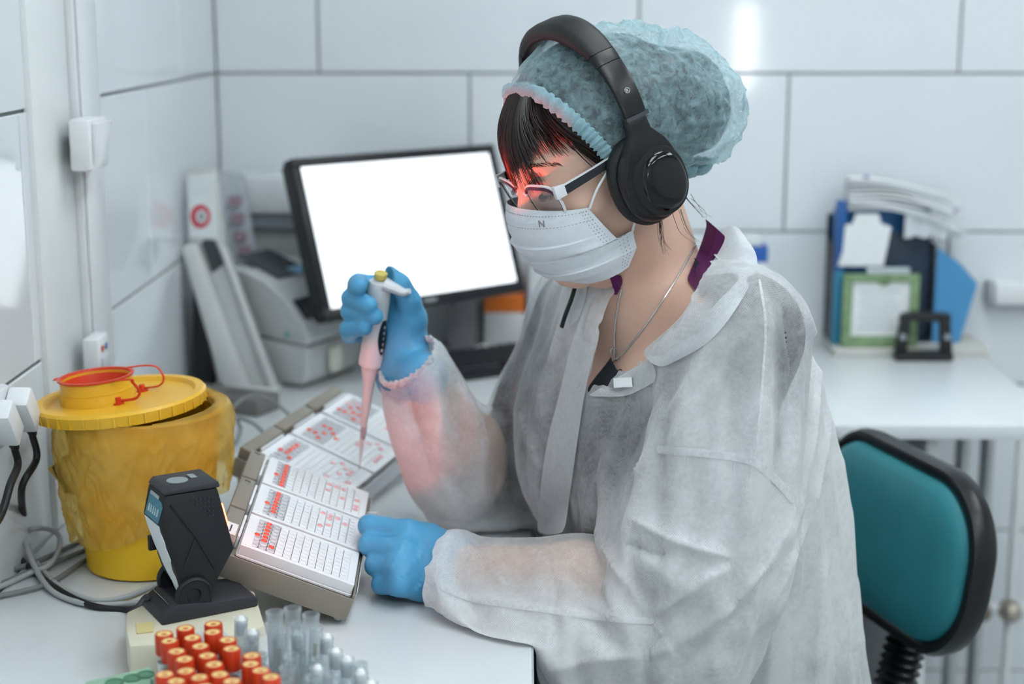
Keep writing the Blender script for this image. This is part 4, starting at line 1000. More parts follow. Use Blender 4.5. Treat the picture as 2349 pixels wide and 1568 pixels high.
def sdf_mesh(f, lo, hi, h, B=8, margin=1.5, relax=2):
    """surface nets over the blocks that the surface passes through"""
    lo, hi = n3(lo), n3(hi)
    nb = np.ceil((hi - lo) / (h * B)).astype(int)
    g = np.stack(np.meshgrid(*[np.arange(n) for n in nb], indexing='ij'), -1).reshape(-1, 3)
    cen = lo + (g + 0.5) * B * h
    act = g[np.abs(f(cen)) < margin * B * h * 0.87]
    NY, NZ = int(nb[1] * B + 2), int(nb[2] * B + 2)
    off = np.stack(np.meshgrid(*[np.arange(B + 1)] * 3, indexing='ij'), -1).reshape(-1, 3)
    co = np.array([(0, 0, 0), (1, 0, 0), (0, 1, 0), (1, 1, 0), (0, 0, 1), (1, 0, 1), (0, 1, 1), (1, 1, 1)])
    ed = [(0, 1), (2, 3), (4, 5), (6, 7), (0, 2), (1, 3), (4, 6), (5, 7), (0, 4), (1, 5), (2, 6), (3, 7)]
    cells, cvals = [], []
    for s in range(0, len(act), 400):
        a = act[s:s + 400]
        idx = (a[:, None] * B + off[None]).reshape(-1, 3)
        V = f(lo + idx * h).reshape(len(a), B + 1, B + 1, B + 1)
        c8 = np.stack([V[:, c[0]:c[0] + B, c[1]:c[1] + B, c[2]:c[2] + B] for c in co], -1)
        ins = c8 < 0; m = ins.any(-1) & ~ins.all(-1)
        w = np.argwhere(m)
        cells.append(a[w[:, 0]] * B + w[:, 1:]); cvals.append(c8[m])
    cells = np.concatenate(cells); cv = np.concatenate(cvals)
    ids = (cells[:, 0].astype(np.int64) * NY + cells[:, 1]) * NZ + cells[:, 2]
    o = np.argsort(ids); ids, cells, cv = ids[o], cells[o], cv[o]
    acc = np.zeros((len(ids), 3)); cnt = np.zeros(len(ids))
    for a, b in ed:
        va, vb = cv[:, a], cv[:, b]; m = (va < 0) != (vb < 0)
        t = np.where(m, va / np.where(m, va - vb, 1), 0)
        acc += m[:, None] * (co[a] + t[:, None] * (co[b] - co[a])); cnt += m
    P = lo + (cells + acc / cnt[:, None]) * h
    quads = []
    for ax, e in ((0, 1), (1, 2), (2, 4)):
        d1, d2 = [(1, 2), (2, 0), (0, 1)][ax]
        m = (cv[:, 0] < 0) != (cv[:, e] < 0)
        c = cells[m]; flip = cv[m, 0] < 0
        u1 = np.zeros(3, int); u1[d1] = 1; u2 = np.zeros(3, int); u2[d2] = 1
        q = []
        ok = np.ones(len(c), bool)
        for dd in (0 * u1, u1, u1 + u2, u2):
            cc = c - dd; k = (cc[:, 0].astype(np.int64) * NY + cc[:, 1]) * NZ + cc[:, 2]
            p = np.clip(np.searchsorted(ids, k), 0, len(ids) - 1); ok &= ids[p] == k; q.append(p)
        q = np.stack(q, 1); q[~flip] = q[~flip][:, ::-1]
        quads.append(q[ok])
    Q = np.concatenate(quads)
    for _ in range(relax):
        P = laplace(P, Q, 0.5)
    return P, Q
def laplace(P, Q, w=0.5):
    s = np.zeros_like(P); n = np.zeros(len(P))
    for i in range(Q.shape[1]):
        for j in (i - 1, (i + 1) % Q.shape[1]):
            np.add.at(s, Q[:, i], P[Q[:, j]]); np.add.at(n, Q[:, i], 1)
    return P + w * (s / np.maximum(n, 1)[:, None] - P)
def vnormals(P, Q):
    a = np.cross(P[Q[:, 2]] - P[Q[:, 0]], P[Q[:, 3 if Q.shape[1] > 3 else 1]] - P[Q[:, 1 if Q.shape[1] > 3 else 0]])
    N = np.zeros_like(P)
    for i in range(Q.shape[1]): np.add.at(N, Q[:, i], a)
    return N / np.maximum(np.linalg.norm(N, axis=1), 1e-12)[:, None]
def np_mesh(name, P, Q, m, parent=None, smooth=True, origin=None):
    """mesh object from arrays in world coordinates"""
    o0 = n3(origin) if origin is not None else (n3(parent.matrix_world.translation) if parent is not None else np.zeros(3))
    used = np.unique(Q); remap = np.zeros(len(P), np.int64); remap[used] = np.arange(len(used))
    P = P[used] - o0; Q = remap[Q]
    me = bpy.data.meshes.new(name); k = Q.shape[1]
    me.vertices.add(len(P)); me.vertices.foreach_set('co', P.astype(np.float32).ravel())
    me.loops.add(Q.size); me.loops.foreach_set('vertex_index', Q.astype(np.int32).ravel())
    me.polygons.add(len(Q)); me.polygons.foreach_set('loop_start', np.arange(0, Q.size, k, dtype=np.int32))
    me.update(calc_edges=True); me.validate()
    if smooth: me.polygons.foreach_set('use_smooth', [True] * len(me.polygons))
    return link(name, me, m, parent)
from mathutils.bvhtree import BVHTree
def bvh(P, Q): return BVHTree.FromPolygons([tuple(p) for p in P], [tuple(int(i) for i in q) for q in Q])
def hit(tree, px, py, off=0.0):
    """where the sight line of a photo pixel meets a surface (used to lay seams and trims on it)"""
    d = ray(px, py).normalized(); h = tree.ray_cast(CAM, d)
    if h[0] is None: return None
    n = h[1] if h[1].dot(d) < 0 else -h[1]
    return h[0] + n * off
def crease(P, N, tree, lines):
    """raise or press folds into a cloth: each line is (pixels, height, width)"""
    D = np.zeros(len(P))
    for pix, A, w in lines:
        pts = []
        for (x0, y0), (x1, y1) in zip(pix, pix[1:]):
            k = max(2, int(math.hypot(x1 - x0, y1 - y0) / 12))
            for i in range(k):
                h = hit(tree, x0 + (x1 - x0) * i / k, y0 + (y1 - y0) * i / k)
                if h is not None: pts.append(h)
        if len(pts) < 3: continue
        pts = np.array([tuple(p) for p in pts])
        near = np.where(((P > pts.min(0) - 4 * w) & (P < pts.max(0) + 4 * w)).all(1))[0]
        if not len(near): continue
        d = np.full(len(near), 9.0); tt = np.zeros(len(near))
        for i in range(0, len(pts)):
            e = np.linalg.norm(P[near] - pts[i], axis=1); m = e < d
            d[m] = e[m]; tt[m] = i / max(1, len(pts) - 1)
        fade = np.minimum(1, np.minimum(tt, 1 - tt) * 5 + 0.25)
        # one-sided test keeps the fold on the sheet it was drawn on
        D[near] += A * np.exp(-d / w) * fade * (d < 4 * w)
    return P + N * D[:, None]
# ---- office chair
a_ = -1.2667; lean_ = 0.128
cR = Vector((math.cos(a_), math.sin(a_), 0)); cN = Vector((math.sin(a_), -math.cos(a_), 0))
cU = Vector((0, 0, 1)) * math.cos(lean_) - cN * math.sin(lean_); cN2 = cR.cross(cU)
if cN2.dot(cN) < 0: cN2 = -cN2
CB = Vector((0.4947, 1.9801, 0.6947))
SEATC = CB + cN * 0.25
ch = thing('office_chair', (SEATC.x, SEATC.y, 0), 'teal office chair with a black rimmed backrest behind the seated person', 'chair')
o0 = ch.location
def cM(): return frame(CB - o0, cR, z=cN2) if True else None
CMx = Matrix(((cR.x, cU.x, cN2.x, CB.x - o0.x), (cR.y, cU.y, cN2.y, CB.y - o0.y), (cR.z, cU.z, cN2.z, CB.z - o0.z), (0, 0, 0, 1)))
CW, CHh, CRr = 0.389, 0.2445, 0.1038
def pill(s, zz, bul=0.0):
    return [CMx @ Vector((u, v, zz - 0.10 * u * u)) for u, v in rrect(CW - 2 * s, CHh - 2 * s, CRr - s, 14)]
MB().loft([pill(0.018, 0.016), pill(0.022, 0.026), pill(0.034, 0.033), pill(0.06, 0.037), pill(0.09, 0.038)], True, True).obj('backrest', M_TEA, ch, ang=60)
MB().loft([pill(0.019, 0.017), pill(0.013, 0.021), pill(0.004, 0.020), pill(0.0, 0.008), pill(0.002, -0.008), pill(0.012, -0.018), pill(0.05, -0.022)], False, True).obj('backrest_rim', M_CBK, ch, ang=60)
MB().tube([CMx @ Vector((0, 0.02, -0.03)), CMx @ Vector((0, -0.12, -0.035)), CMx @ Vector((0, -0.24, -0.03)), Vector((CB.x - o0.x, CB.y - o0.y, 0.42)) + cN * 0.06], 0.014, 10, flat=0.5).obj('back_bar', M_CBK, ch)
bp = [CMx @ Vector((0.012, -0.09 - 0.006 * i, -0.035 + 0.0006 * i)) for i in range(40)]
MB().tube(bp, [0.0255 + 0.0035 * (1 if i % 2 else -1) for i in range(40)], 18).obj('bellows', M_CBK, ch, ang=80)
sM = Matrix.Rotation(math.atan2(cN.y, cN.x), 4, 'Z')
def seatring(s, z): return [sM @ Vector((u, v, z)) for u, v in rrect(0.42 - 2 * s, 0.45 - 2 * s, 0.12, 10)]
MB().loft([seatring(0.02, 0.385), seatring(0.0, 0.395), seatring(0.0, 0.425), seatring(0.02, 0.445), seatring(0.08, 0.452)]).obj('seat', M_TEA, ch, ang=60)
MB().lathe([(0.05, 0.33), (0.06, 0.384)], 20).obj('seat_mechanism', M_CBK, ch)
MB().lathe([(0.028, 0.08), (0.028, 0.2), (0.018, 0.205), (0.018, 0.329)], 18).obj('gas_lift', M_CBK, ch)
for k in range(5):
    a = R(72 * k + 20); d = Vector((math.cos(a), math.sin(a), 0))
    lg = MB().tube([d * 0.02 + Vector((0, 0, 0.10)), d * 0.15 + Vector((0, 0, 0.09)), d * 0.29 + Vector((0, 0, 0.068))], [0.03, 0.022, 0.016], 10, flat=0.7).obj('base_leg', M_CBK, ch)
    w = Vector((-d.y, d.x, 0))
    MB().lathe([(0.02, -0.02), (0.027, -0.016), (0.027, 0.016), (0.02, 0.02)], 16, M=Matrix.Translation(d * 0.29 + Vector((0, 0, 0.0275))) @ Matrix.Rotation(a + R(90), 4, 'Z') @ Matrix.Rotation(R(90), 4, 'Y')).obj('caster', M_CBK, lg)
# ------------------------------------------------------------------ the seated person
PSI, PIT = R(28), R(21)
Ecup = n3(aty(1505, 402, 1.585))
hl = V3(math.sin(PSI), -math.cos(PSI), 0); _f0 = V3(-math.cos(PSI), -math.sin(PSI), 0); _z = V3(0, 0, 1)
hf = _f0 * math.cos(PIT) - _z * math.sin(PIT); hu = _z * math.cos(PIT) + _f0 * math.sin(PIT)
HC = Ecup - hl * 0.108
HM = np.stack([hf, hl, hu])                       # rows: head axes forward, left, up
def Hw(x, y, z): return HC + hf * x + hl * y + hu * z
def Hv(x, y, z): return Vector(Hw(x, y, z))
def toH(P): return (P - HC) @ HM.T
ft = V3(-0.90, -0.43, 0); ft /= np.linalg.norm(ft); lt = V3(-ft[1], ft[0], 0); lt = lt if lt[1] < 0 else -lt
LS, RS = n3(aty(1700, 765, 1.585)), n3(aty(1345, 725, 1.905))
LE, LW_ = n3(aty(1545, 1352, 1.545)), n3(aty(1015, 1306, 1.625))
RE, RW_ = n3(aty(1150, 1125, 1.885)), n3(aty(955, 865, 1.815))
SH = (LS + RS) / 2
PEL = n3(aty(1655, 1500, 1.775)); PEL[2] = 0.585
NB = SH + V3(0, 0, 0.035) - ft * 0.005
person = thing('person', (PEL[0], PEL[1], 0.455), 'person in a translucent white gown, blue cap and blue gloves, holding a pipette', 'person')
bpy.context.view_layer.update()

def torso_sdf(P, g=0.0):
    ch_ = SH - V3(0, 0, 0.10) + ft * 0.01
    d = chain(P, [PEL + lt * .075, PEL - lt * .075], [.10 + g] * 2)
    wa = PEL * .5 + ch_ * .5
    for s in (1, -1):
        d = smin(d, chain(P, [PEL + lt * .055 * s, wa + lt * .05 * s, ch_ + lt * .075 * s], [.10 + g, .092 + g, .10 + g]), .05)
        d = smin(d, ball(P, ch_ + lt * .065 * s + ft * .048 - V3(0, 0, .035), .056 + g), .05)
        sh = LS if s > 0 else RS
        d = smin(d, cone(P, NB - V3(0, 0, .03), sh - V3(0, 0, .004), .05 + g, .05 + g), .04)
    return d
def arm_sdf(P, g=0.0, s=1, wrist=True):
    a, b, c = (LS, LE, LW_) if s > 0 else (RS, RE, RW_)
    return chain(P, [a, a * .5 + b * .5, b] + ([b * .6 + c * .4, c] if wrist else []), [.050 + g, .046 + g, .040 + g] + ([.040 + g, .028 + g] if wrist else []), .02)
LEGS = []
for s in (1, -1):
    hip = PEL + lt * .085 * s - V3(0, 0, .01); kn = hip + ft * .40 + lt * .02 * s + V3(0, 0, .0)
    kn[2] = 0.57; an = kn + ft * .03; an[2] = 0.09
    LEGS.append((hip, kn, an))
def leg_sdf(P, g=0.0):
    d = None
    for hip, kn, an in LEGS:
        e = chain(P, [hip, kn, an, an + ft * .14 - V3(0, 0, .045)], [.083 + g, .058 + g, .04 + g, .032 + g], .03)
        d = e if d is None else np.minimum(d, e)
    return d
def head_local(q):
    ay = np.abs(q[:, 1]); m = np.stack([q[:, 0], ay, q[:, 2]], 1)
    d = ellip(m, (-.006, 0, .046), (.096, .075, .086))
    d = smin(d, ellip(m, (.030, 0, -.012), (.062, .060, .080)), .03)
    d = smin(d, cone(m, (.0, .052, -.045), (.066, .016, -.090), .017, .017), .03)
    d = smin(d, ball(m, (.074, 0, -.086), .020), .02)
    d = smin(d, cone(m, (.082, .030, .036), (.088, 0, .032), .010, .010), .014)          # brow
    d = smin(d, ball(m, (.062, .038, -.012), .022), .02)                                  # cheekbone
    d = smax(d, -ball(m, (.104, .033, .017), .020), .010)                                 # eye socket
    d = smin(d, ball(m, (.0745, .032, .0165), .0148), .004)                               # closed lids
    d = smin(d, cone(m, (.088, 0, .024), (.105, 0, -.018), .0075, .0108), .010)           # nose
    d = smin(d, ball(m, (.097, .011, -.022), .008), .008)
    d = smin(d, ellip(m, (.092, 0, -.053), (.010, .022, .010)), .010)                     # mouth
    d = smin(d, ellip(m, (-.005, .078, .0), (.016, .008, .028)), .006)                    # ear
    return d
def body_sdf(P):
    d = torso_sdf(P)
    for s in (1, -1): d = smin(d, arm_sdf(P, s=s), .03)
    for w, tip in ((LW_, n3(aty(880, 1270, 1.63))), (RW_, n3(aty(900, 790, 1.835)))):
        d = smin(d, cone(P, w, w * .6 + tip * .4, .024, .016), .015)                   # palms inside the gloves
    d = smin(d, leg_sdf(P), .04)
    nk0, nk1 = NB - V3(0, 0, .01), Hw(-.022, 0, -.03)
    neck = smin(cone(P, nk0, nk1, .058, .052), cone(P, NB + ft * .03 - V3(0, 0, .02), Hw(.012, 0, -.05), .046, .042), .03)
    d = smin(d, neck, .035)
    return smin(d, head_local(toH(P)), .018)
def skin_mat():
    m = mat('warm_skin', '#e3bda8', rough=0.48, var=0.05, scale=28, sss=0.12, bump=0.06, bscale=500)
    return m
M_SKIN = skin_mat()
SKP, SKQ = sdf_mesh(body_sdf, (-.42, 1.25, .0), (.62, 2.25, 1.40), .0036)
np_mesh('body', SKP, SKQ, M_SKIN, person)
SKIN_T = bvh(SKP, SKQ)
def inpoly(px, py, poly):
    c = np.zeros(len(px), bool); n = len(poly)
    for i in range(n):
        (x0, y0), (x1, y1) = poly[i], poly[i - 1]
        c ^= ((y0 > py) != (y1 > py)) & (px < (x1 - x0) * (py - y0) / ((y1 - y0) or 1e-9) + x0)
    return c
def projn(P):
    v = P - n3(CAM); z = v @ n3(_F)
    return IW / 2 + FPX * (v @ n3(_RT)) / z, IH / 2 - FPX * (v @ n3(_UP)) / z
# ---- dark shirt with a purple yoke, trousers
M_SHIRT = mat('charcoal_shirt', '#1e2227', rough=0.8, var=0.10, scale=90, bump=0.2, bscale=900)
M_PURP = mat('purple_shirt', '#5d1a55', rough=0.7, var=0.06, scale=60, bump=0.15, bscale=900)
M_JEAN = mat('dark_trousers', '#3a4250', rough=0.85, var=0.15, scale=40)
def neckline(P):
    """negative inside the V-shaped neck opening"""
    q = P - SH; a, b, h = q @ ft, q @ lt, q[:, 2]
    top, bot = .075, -.115
    w = .066 * np.clip((h - bot) / (top - bot), 0, 1.3) ** 0.8
    return np.where(a > -.02, np.abs(b + .0) - w, np.maximum(np.abs(b) - .066, -(h - .030)))
def shirt_sdf(P):
    d = torso_sdf(P, .007)
    for s in (1, -1): d = smin(d, arm_sdf(P, .010, s, wrist=False), .03)
    return smin(d, cone(P, NB - V3(0, 0, .03), NB * .72 + Hw(-.022, 0, -.03) * .28, .070, .0625), .03)
SP, SQ = sdf_mesh(shirt_sdf, (-.2, 1.3, .42), (.62, 2.2, 1.2), .006)
nl = neckline(SP); nl[SP[:, 2] < SH[2] - .19] = 1
keep = (nl[SQ] > -0.004).all(1)
SQ = SQ[keep]
_c = SP[SQ].mean(1); _x, _y = projn(_c)
SQ = SQ[~((((_c - SH) @ ft) > -.05) & (((_c - SH) @ lt) > -.15) & inpoly(_x, _y, [(1405, 590), (1402, 700), (1384, 775), (1410, 838), (1440, 858), (1600, 760), (1640, 690), (1600, 632), (1588, 575), (1616, 490), (1500, 470)]))]
md = nl[SQ].mean(1); zz_ = SP[SQ][:, :, 2].mean(1)
np_mesh('shirt', SP, SQ, M_SHIRT, person)
NECK_T = bvh(np.concatenate([SKP, SP]), np.concatenate([SKQ, SQ + len(SKP)]))
TP, TQ = sdf_mesh(lambda P: smin(leg_sdf(P, .008), chain(P, [PEL + lt * .075, PEL - lt * .075], [.109] * 2), .05), (-.42, 1.3, .0), (.62, 2.2, .75), .009)
kz = TP[TQ][:, :, 2].mean(1) > .06
np_mesh('trousers', TP, TQ[kz], M_JEAN, person)
M_SHOE = mat('white_shoe', '#d9dadb', rough=.5)
for (hip, kn, an) in LEGS:
    fx, fq = sdf_mesh(lambda P: smax(smin(cone(P, an - V3(0, 0, .03), an + ft * .15 - V3(0, 0, .05), .045, .036), ball(P, an - V3(0, 0, .04), .048), .03), .002 - P[:, 2], .004), an - V3(.3, .3, .1), an + V3(.3, .3, .1), .008)
    np_mesh('shoe', fx, fq, M_SHOE, person)

# ---- translucent nonwoven gown
def gown_mat(name, base, dens, white=0.0, dot=0.55, tint='#e9eef0', fine=0.5, contact=0.0):
    m = bpy.data.materials.new(name); m.use_nodes = True; nt = m.node_tree; nt.nodes.clear(); N = nt.nodes.new; L = nt.links.new
    out = N('ShaderNodeOutputMaterial'); tr = N('ShaderNodeBsdfTransparent'); tr.inputs[0].default_value = (0.93, 0.95, 0.96, 1)
    df = N('ShaderNodeBsdfPrincipled'); df.inputs['Base Color'].default_value = srgb(tint); df.inputs['Roughness'].default_value = 0.65
    df.inputs['Sheen Weight'].default_value = 0.25
    tl = N('ShaderNodeBsdfTranslucent'); tl.inputs[0].default_value = srgb(tint)
    m1 = N('ShaderNodeMixShader'); m1.inputs[0].default_value = 0.32; L(df.outputs[0], m1.inputs[1]); L(tl.outputs[0], m1.inputs[2])
    tc = N('ShaderNodeTexCoord'); geo = N('ShaderNodeNewGeometry')
    sx = N('ShaderNodeSeparateXYZ'); L(tc.outputs['Object'], sx.inputs[0]); sn = N('ShaderNodeSeparateXYZ'); L(geo.outputs['Normal'], sn.inputs[0])
    def mth(op, a, b=None, c=None):
        n = N('ShaderNodeMath'); n.operation = op
        for i, v in enumerate((a, b, c)):
            if v is None: continue
            if isinstance(v, (int, float)): n.inputs[i].default_value = v
            else: L(v, n.inputs[i])
        return n.outputs[0]
    k = 2 * math.pi / 0.0024
    s = [mth('SINE', mth('MULTIPLY', sx.outputs[i], k)) for i in range(3)]
    dots = None
    for i, (u, v) in enumerate(((1, 2), (0, 2), (0, 1))):
        d = mth('MULTIPLY', s[u], s[v])
        w = mth('GREATER_THAN', mth('ABSOLUTE', sn.outputs[i]), 0.60)
        t = mth('MULTIPLY', d, w); dots = t if dots is None else mth('ADD', dots, t)
    dots = mth('MULTIPLY', mth('MAXIMUM', dots, 0.0), dot)
    no = N('ShaderNodeTexNoise'); no.inputs['Scale'].default_value = 42; no.inputs['Detail'].default_value = 5; no.inputs['Roughness'].default_value = .62
    L(tc.outputs['Object'], no.inputs['Vector'])
    n2 = N('ShaderNodeTexNoise'); n2.inputs['Scale'].default_value = 7; n2.inputs['Detail'].default_value = 2; L(tc.outputs['Object'], n2.inputs['Vector'])
    n3_ = N('ShaderNodeTexNoise'); n3_.inputs['Scale'].default_value = 240; n3_.inputs['Detail'].default_value = 3; n3_.inputs['Roughness'].default_value = .6
    L(tc.outputs['Object'], n3_.inputs['Vector'])
    a = mth('ADD', base - dens * 0.5, mth('MULTIPLY', no.outputs['Fac'], dens))
    a = mth('ADD', a, mth('MULTIPLY', mth('SUBTRACT', n3_.outputs['Fac'], .5), fine))
    if contact:                                            # a diffusing sheet shows what it touches and hides what lies behind a gap
        at = N('ShaderNodeAttribute'); at.attribute_name = 'gap'
        mr = N('ShaderNodeMapRange'); mr.inputs['From Min'].default_value = 0.003; mr.inputs['From Max'].default_value = 0.035; mr.inputs['To Min'].default_value = -contact; mr.inputs['To Max'].default_value = contact * .8
        L(at.outputs['Fac'], mr.inputs['Value']); a = mth('ADD', a, mr.outputs[0])
    a = mth('ADD', a, mth('MULTIPLY', mth('SUBTRACT', n2.outputs['Fac'], .5), dens * 0.9))
    # denser where the sheet is seen edge-on, as any thin fabric is
    lw = N('ShaderNodeLayerWeight'); lw.inputs[0].default_value = 0.35
    a = mth('ADD', a, mth('MULTIPLY', mth('POWER', lw.outputs['Facing'], 2.0), 0.35))
    a = mth('SUBTRACT', a, mth('MULTIPLY', dots, 0.28))
    cl = N('ShaderNodeClamp'); cl.inputs[1].default_value = 0.05; cl.inputs[2].default_value = 0.97; L(a, cl.inputs[0])
    mx = N('ShaderNodeMixShader'); L(cl.outputs[0], mx.inputs[0]); L(tr.outputs[0], mx.inputs[1]); L(m1.outputs[0], mx.inputs[2])
    bp = N('ShaderNodeBump'); bp.inputs['Strength'].default_value = 0.12; bp.inputs['Distance'].default_value = 0.0015
    L(no.outputs['Fac'], bp.inputs['Height']); L(bp.outputs[0], df.inputs['Normal'])
    L(mx.outputs[0], out.inputs[0]); MATS[name] = m
    return m
M_GOWN = gown_mat('white_nonwoven', 0.68, 0.40, fine=.24, contact=.30, tint='#f5f8f9')
M_GOWN2 = gown_mat('white_nonwoven_double', 0.80, 0.26, dot=.3, fine=.25)
M_SEAM = gown_mat('white_nonwoven_seam', 0.70, 0.10, dot=.1, tint='#f2f5f6')
# sleeve paths
sl_n = [LS + V3(-.01, 0, -.002), n3(aty(1655, 960, 1.555)), n3(aty(1600, 1190, 1.55)), n3(aty(1545, 1362, 1.545)), n3(aty(1400, 1385, 1.545)), n3(aty(1230, 1370, 1.56)), n3(aty(1050, 1332, 1.60))]
sl_nr = [.072, .082, .094, .088, .074, .068, .058]
sl_f = [RS, n3(aty(1265, 900, 1.90)), n3(aty(1195, 1065, 1.895)), n3(aty(1120, 1120, 1.885)), n3(aty(1045, 1000, 1.855)), n3(aty(985, 890, 1.825)), n3(aty(945, 838, 1.812))]
sl_fr = [.068, .070, .062, .058, .062, .058, .038]
GZ = np.array([.40, .55, .70, .80, .90, 1.00, 1.05, 1.10, 1.14])
GA = np.array([.150, .150, .150, .145, .138, .122, .105, .080, .05])      # half depth, front to back
GB = np.array([.205, .205, .205, .200, .198, .195, .185, .150, .09])      # half width
c_lo, c_hi = PEL + ft * .005, SH + ft * .008
def gown_torso(P):
    z = P[:, 2]
    t = (z - PEL[2]) / (SH[2] - PEL[2])
    cx = PEL[0] + (SH[0] - PEL[0]) * np.interp(t, [-.4, 0, .35, .7, 1, 1.2], [-.05, 0.0, .30, .66, 1.0, 1.05]); cy = PEL[1] + (SH[1] - PEL[1]) * np.clip(t, 0, 1)
    q = np.stack([P[:, 0] - cx, P[:, 1] - cy, 0 * z], 1)
    bk_ = np.interp(z, [.55, .75, .9, 1.04, 1.09, 1.13], [0, .012, .024, .026, .020, .008])
    a, b = q @ ft + bk_, q @ lt
    ra, rb = np.interp(z, GZ, GA) + bk_ * .9, np.interp(z, GZ, GB)
    k = np.sqrt((a / ra) ** 2 + (b / rb) ** 2 + 1e-9)
    d = (k - 1) * np.minimum(ra, rb) * 0.9
    return smax(d, z - (SH[2] + .085), .03)
def gown_sdf(P):
    d = gown_torso(P)
    d = smin(d, torso_sdf(P, .016), .03)
    for s, sh in ((1, LS), (-1, RS)):
        d = smin(d, cone(P, NB + V3(0, 0, -.012) + lt * .045 * s, sh + V3(0, 0, .002), .052, .062), .03)
    d = smin(d, chain(P, sl_n, sl_nr, .02), .022)
    d = smin(d, chain(P, sl_f, sl_fr, .02), .022)
    for hip, kn, an in LEGS:
        d = smin(d, cone(P, hip + V3(0, 0, .01), kn + V3(0, 0, .004), .115, .085), .05)
    dk = np.minimum(DESK + .0035 - P[:, 2], (.010 - P[:, 0]) * 1.0)       # rests on the worktop
    return smax(d, dk, .006)
GP, GQ = sdf_mesh(gown_sdf, (-.30, 1.25, .36), (.62, 2.2, 1.19), .0115, relax=2)
gc = GP[GQ].mean(1); q = gc - SH
pxs, pys = projn(gc)
front = (q @ ft > -.035) & (q @ lt > -.16)
openV = front & inpoly(pxs, pys, [(1405, 560), (1660, 440), (1668, 540), (1606, 645), (1566, 725), (1482, 816), (1345, 900), (1372, 770), (1412, 650)])
openN = (np.linalg.norm(gc - (NB + V3(0, 0, .055) - ft * .01), axis=1) < .078)
def beyond(c, p0, p1, off):
    d = (p1 - p0) / np.linalg.norm(p1 - p0)
    return ((c - p1) @ d > off) & (np.linalg.norm(c - p1, axis=1) < .11)
cutL, cutR = beyond(gc, sl_n[-2], sl_n[-1], .012), beyond(gc, sl_f[-2], sl_f[-1], .008)
GQ = GQ[~(openV | openN | cutL | cutR | (gc[:, 2] < .47))]
used = np.unique(GQ); rm = np.zeros(len(GP), int); rm[used] = np.arange(len(used)); GP, GQ = GP[used], rm[GQ]

def drape(P, Q, collide, steps=90, excess=1.06, bend=.05, pins=None, g=2.0, dt=1 / 50, iters=4, seed=3, anchor=.03):
    """let the cloth settle: stretch-limited sheet with a little extra length, gravity and contact"""
    E = np.concatenate([Q[:, [0, 1]], Q[:, [1, 2]], Q[:, [2, 3]], Q[:, [3, 0]]]); E.sort(1)
    E = np.unique(E, axis=0)
    Dg = np.concatenate([Q[:, [0, 2]], Q[:, [1, 3]]])
    EE = np.concatenate([E, Dg]); w_ = np.concatenate([np.ones(len(E)), .45 * np.ones(len(Dg))])
    L0 = np.linalg.norm(P[EE[:, 0]] - P[EE[:, 1]], axis=1) * (excess(P[EE[:, 0]] * .5 + P[EE[:, 1]] * .5, P[EE[:, 1]] - P[EE[:, 0]]) if callable(excess) else excess)
    n = len(P); I = np.concatenate([EE[:, 0], EE[:, 1]])
    val = np.bincount(I, np.concatenate([w_, w_]), n)
    IE = np.concatenate([E[:, 0], E[:, 1]]); JE = np.concatenate([E[:, 1], E[:, 0]]); vE = np.bincount(IE, minlength=n).astype(float)
    edge = vE < 3.5
    rng = np.random.default_rng(seed); X = P + rng.normal(0, .0006, P.shape); V = np.zeros_like(X)
    free = np.ones(n) if pins is None else 1.0 - pins
    def lap(X):
        return np.stack([np.bincount(IE, X[JE, k], n) for k in range(3)], 1) / np.maximum(vE, 1)[:, None] - X
    for st in range(steps):
        X0 = X.copy()
        V[:, 2] -= g * dt; X = X + V * dt * free[:, None]
        for _ in range(iters):
            d = X[EE[:, 1]] - X[EE[:, 0]]; l = np.linalg.norm(d, axis=1)
            c = (d * ((l - L0) / np.maximum(l, 1e-9) * .5 * w_)[:, None])
            A_ = np.stack([np.bincount(I, np.concatenate([c[:, k], -c[:, k]]), n) for k in range(3)], 1)
            X = X + A_ / val[:, None] * 2.2 * free[:, None]
        Lp = lap(X); X = X + bend * (Lp - lap(Lp) * .5) * (free * ~edge)[:, None]
        X = X + anchor * (P - X) * free[:, None]
        X = collide(X, X0)
        V = (X - X0) / dt * .93
        sp = np.linalg.norm(V, axis=1); V *= np.minimum(1, .8 / np.maximum(sp, 1e-9))[:, None]
    return X
def body_clear(P):
    d = np.minimum(torso_sdf(P, .009), leg_sdf(P, .010))
    for s in (1, -1): d = smin(d, smin(arm_sdf(P, .011, s, False), arm_sdf(P, .004, s), .01), .03)
    return np.minimum(d, cone(P, NB - V3(0, 0, .02), Hw(-.022, 0, -.03), .058, .052))
def gown_contact(X, X0):
    m = np.where(body_clear(X) < .006)[0]
    if len(m):
        p = X[m]; f0 = body_clear(p); e = 1e-3
        gr = np.stack([body_clear(p + V3(*(e if k == i else 0 for k in range(3)))) - f0 for i in range(3)], 1) / e
        gr /= np.maximum(np.linalg.norm(gr, axis=1), 1e-6)[:, None]
        pen = np.maximum(0, .0035 - f0)
        p = p + gr * pen[:, None]
        tv = p - X0[m]; tv -= gr * (tv * gr).sum(1)[:, None]
        p = p - tv * .75                                   # friction
        X[m] = p
    on = (X[:, 0] < .006) & (X[:, 2] < DESK + .0045) & (X0[:, 2] > DESK - .012)
    X[on, 2] = DESK + .0045
    X[on, :2] -= (X[on, :2] - X0[on, :2]) * .6
    sd = (X[:, 0] < .0105) & (X[:, 2] < DESK - .001) & (X0[:, 2] <= DESK - .012)
    X[sd, 0] = .0105
    return X
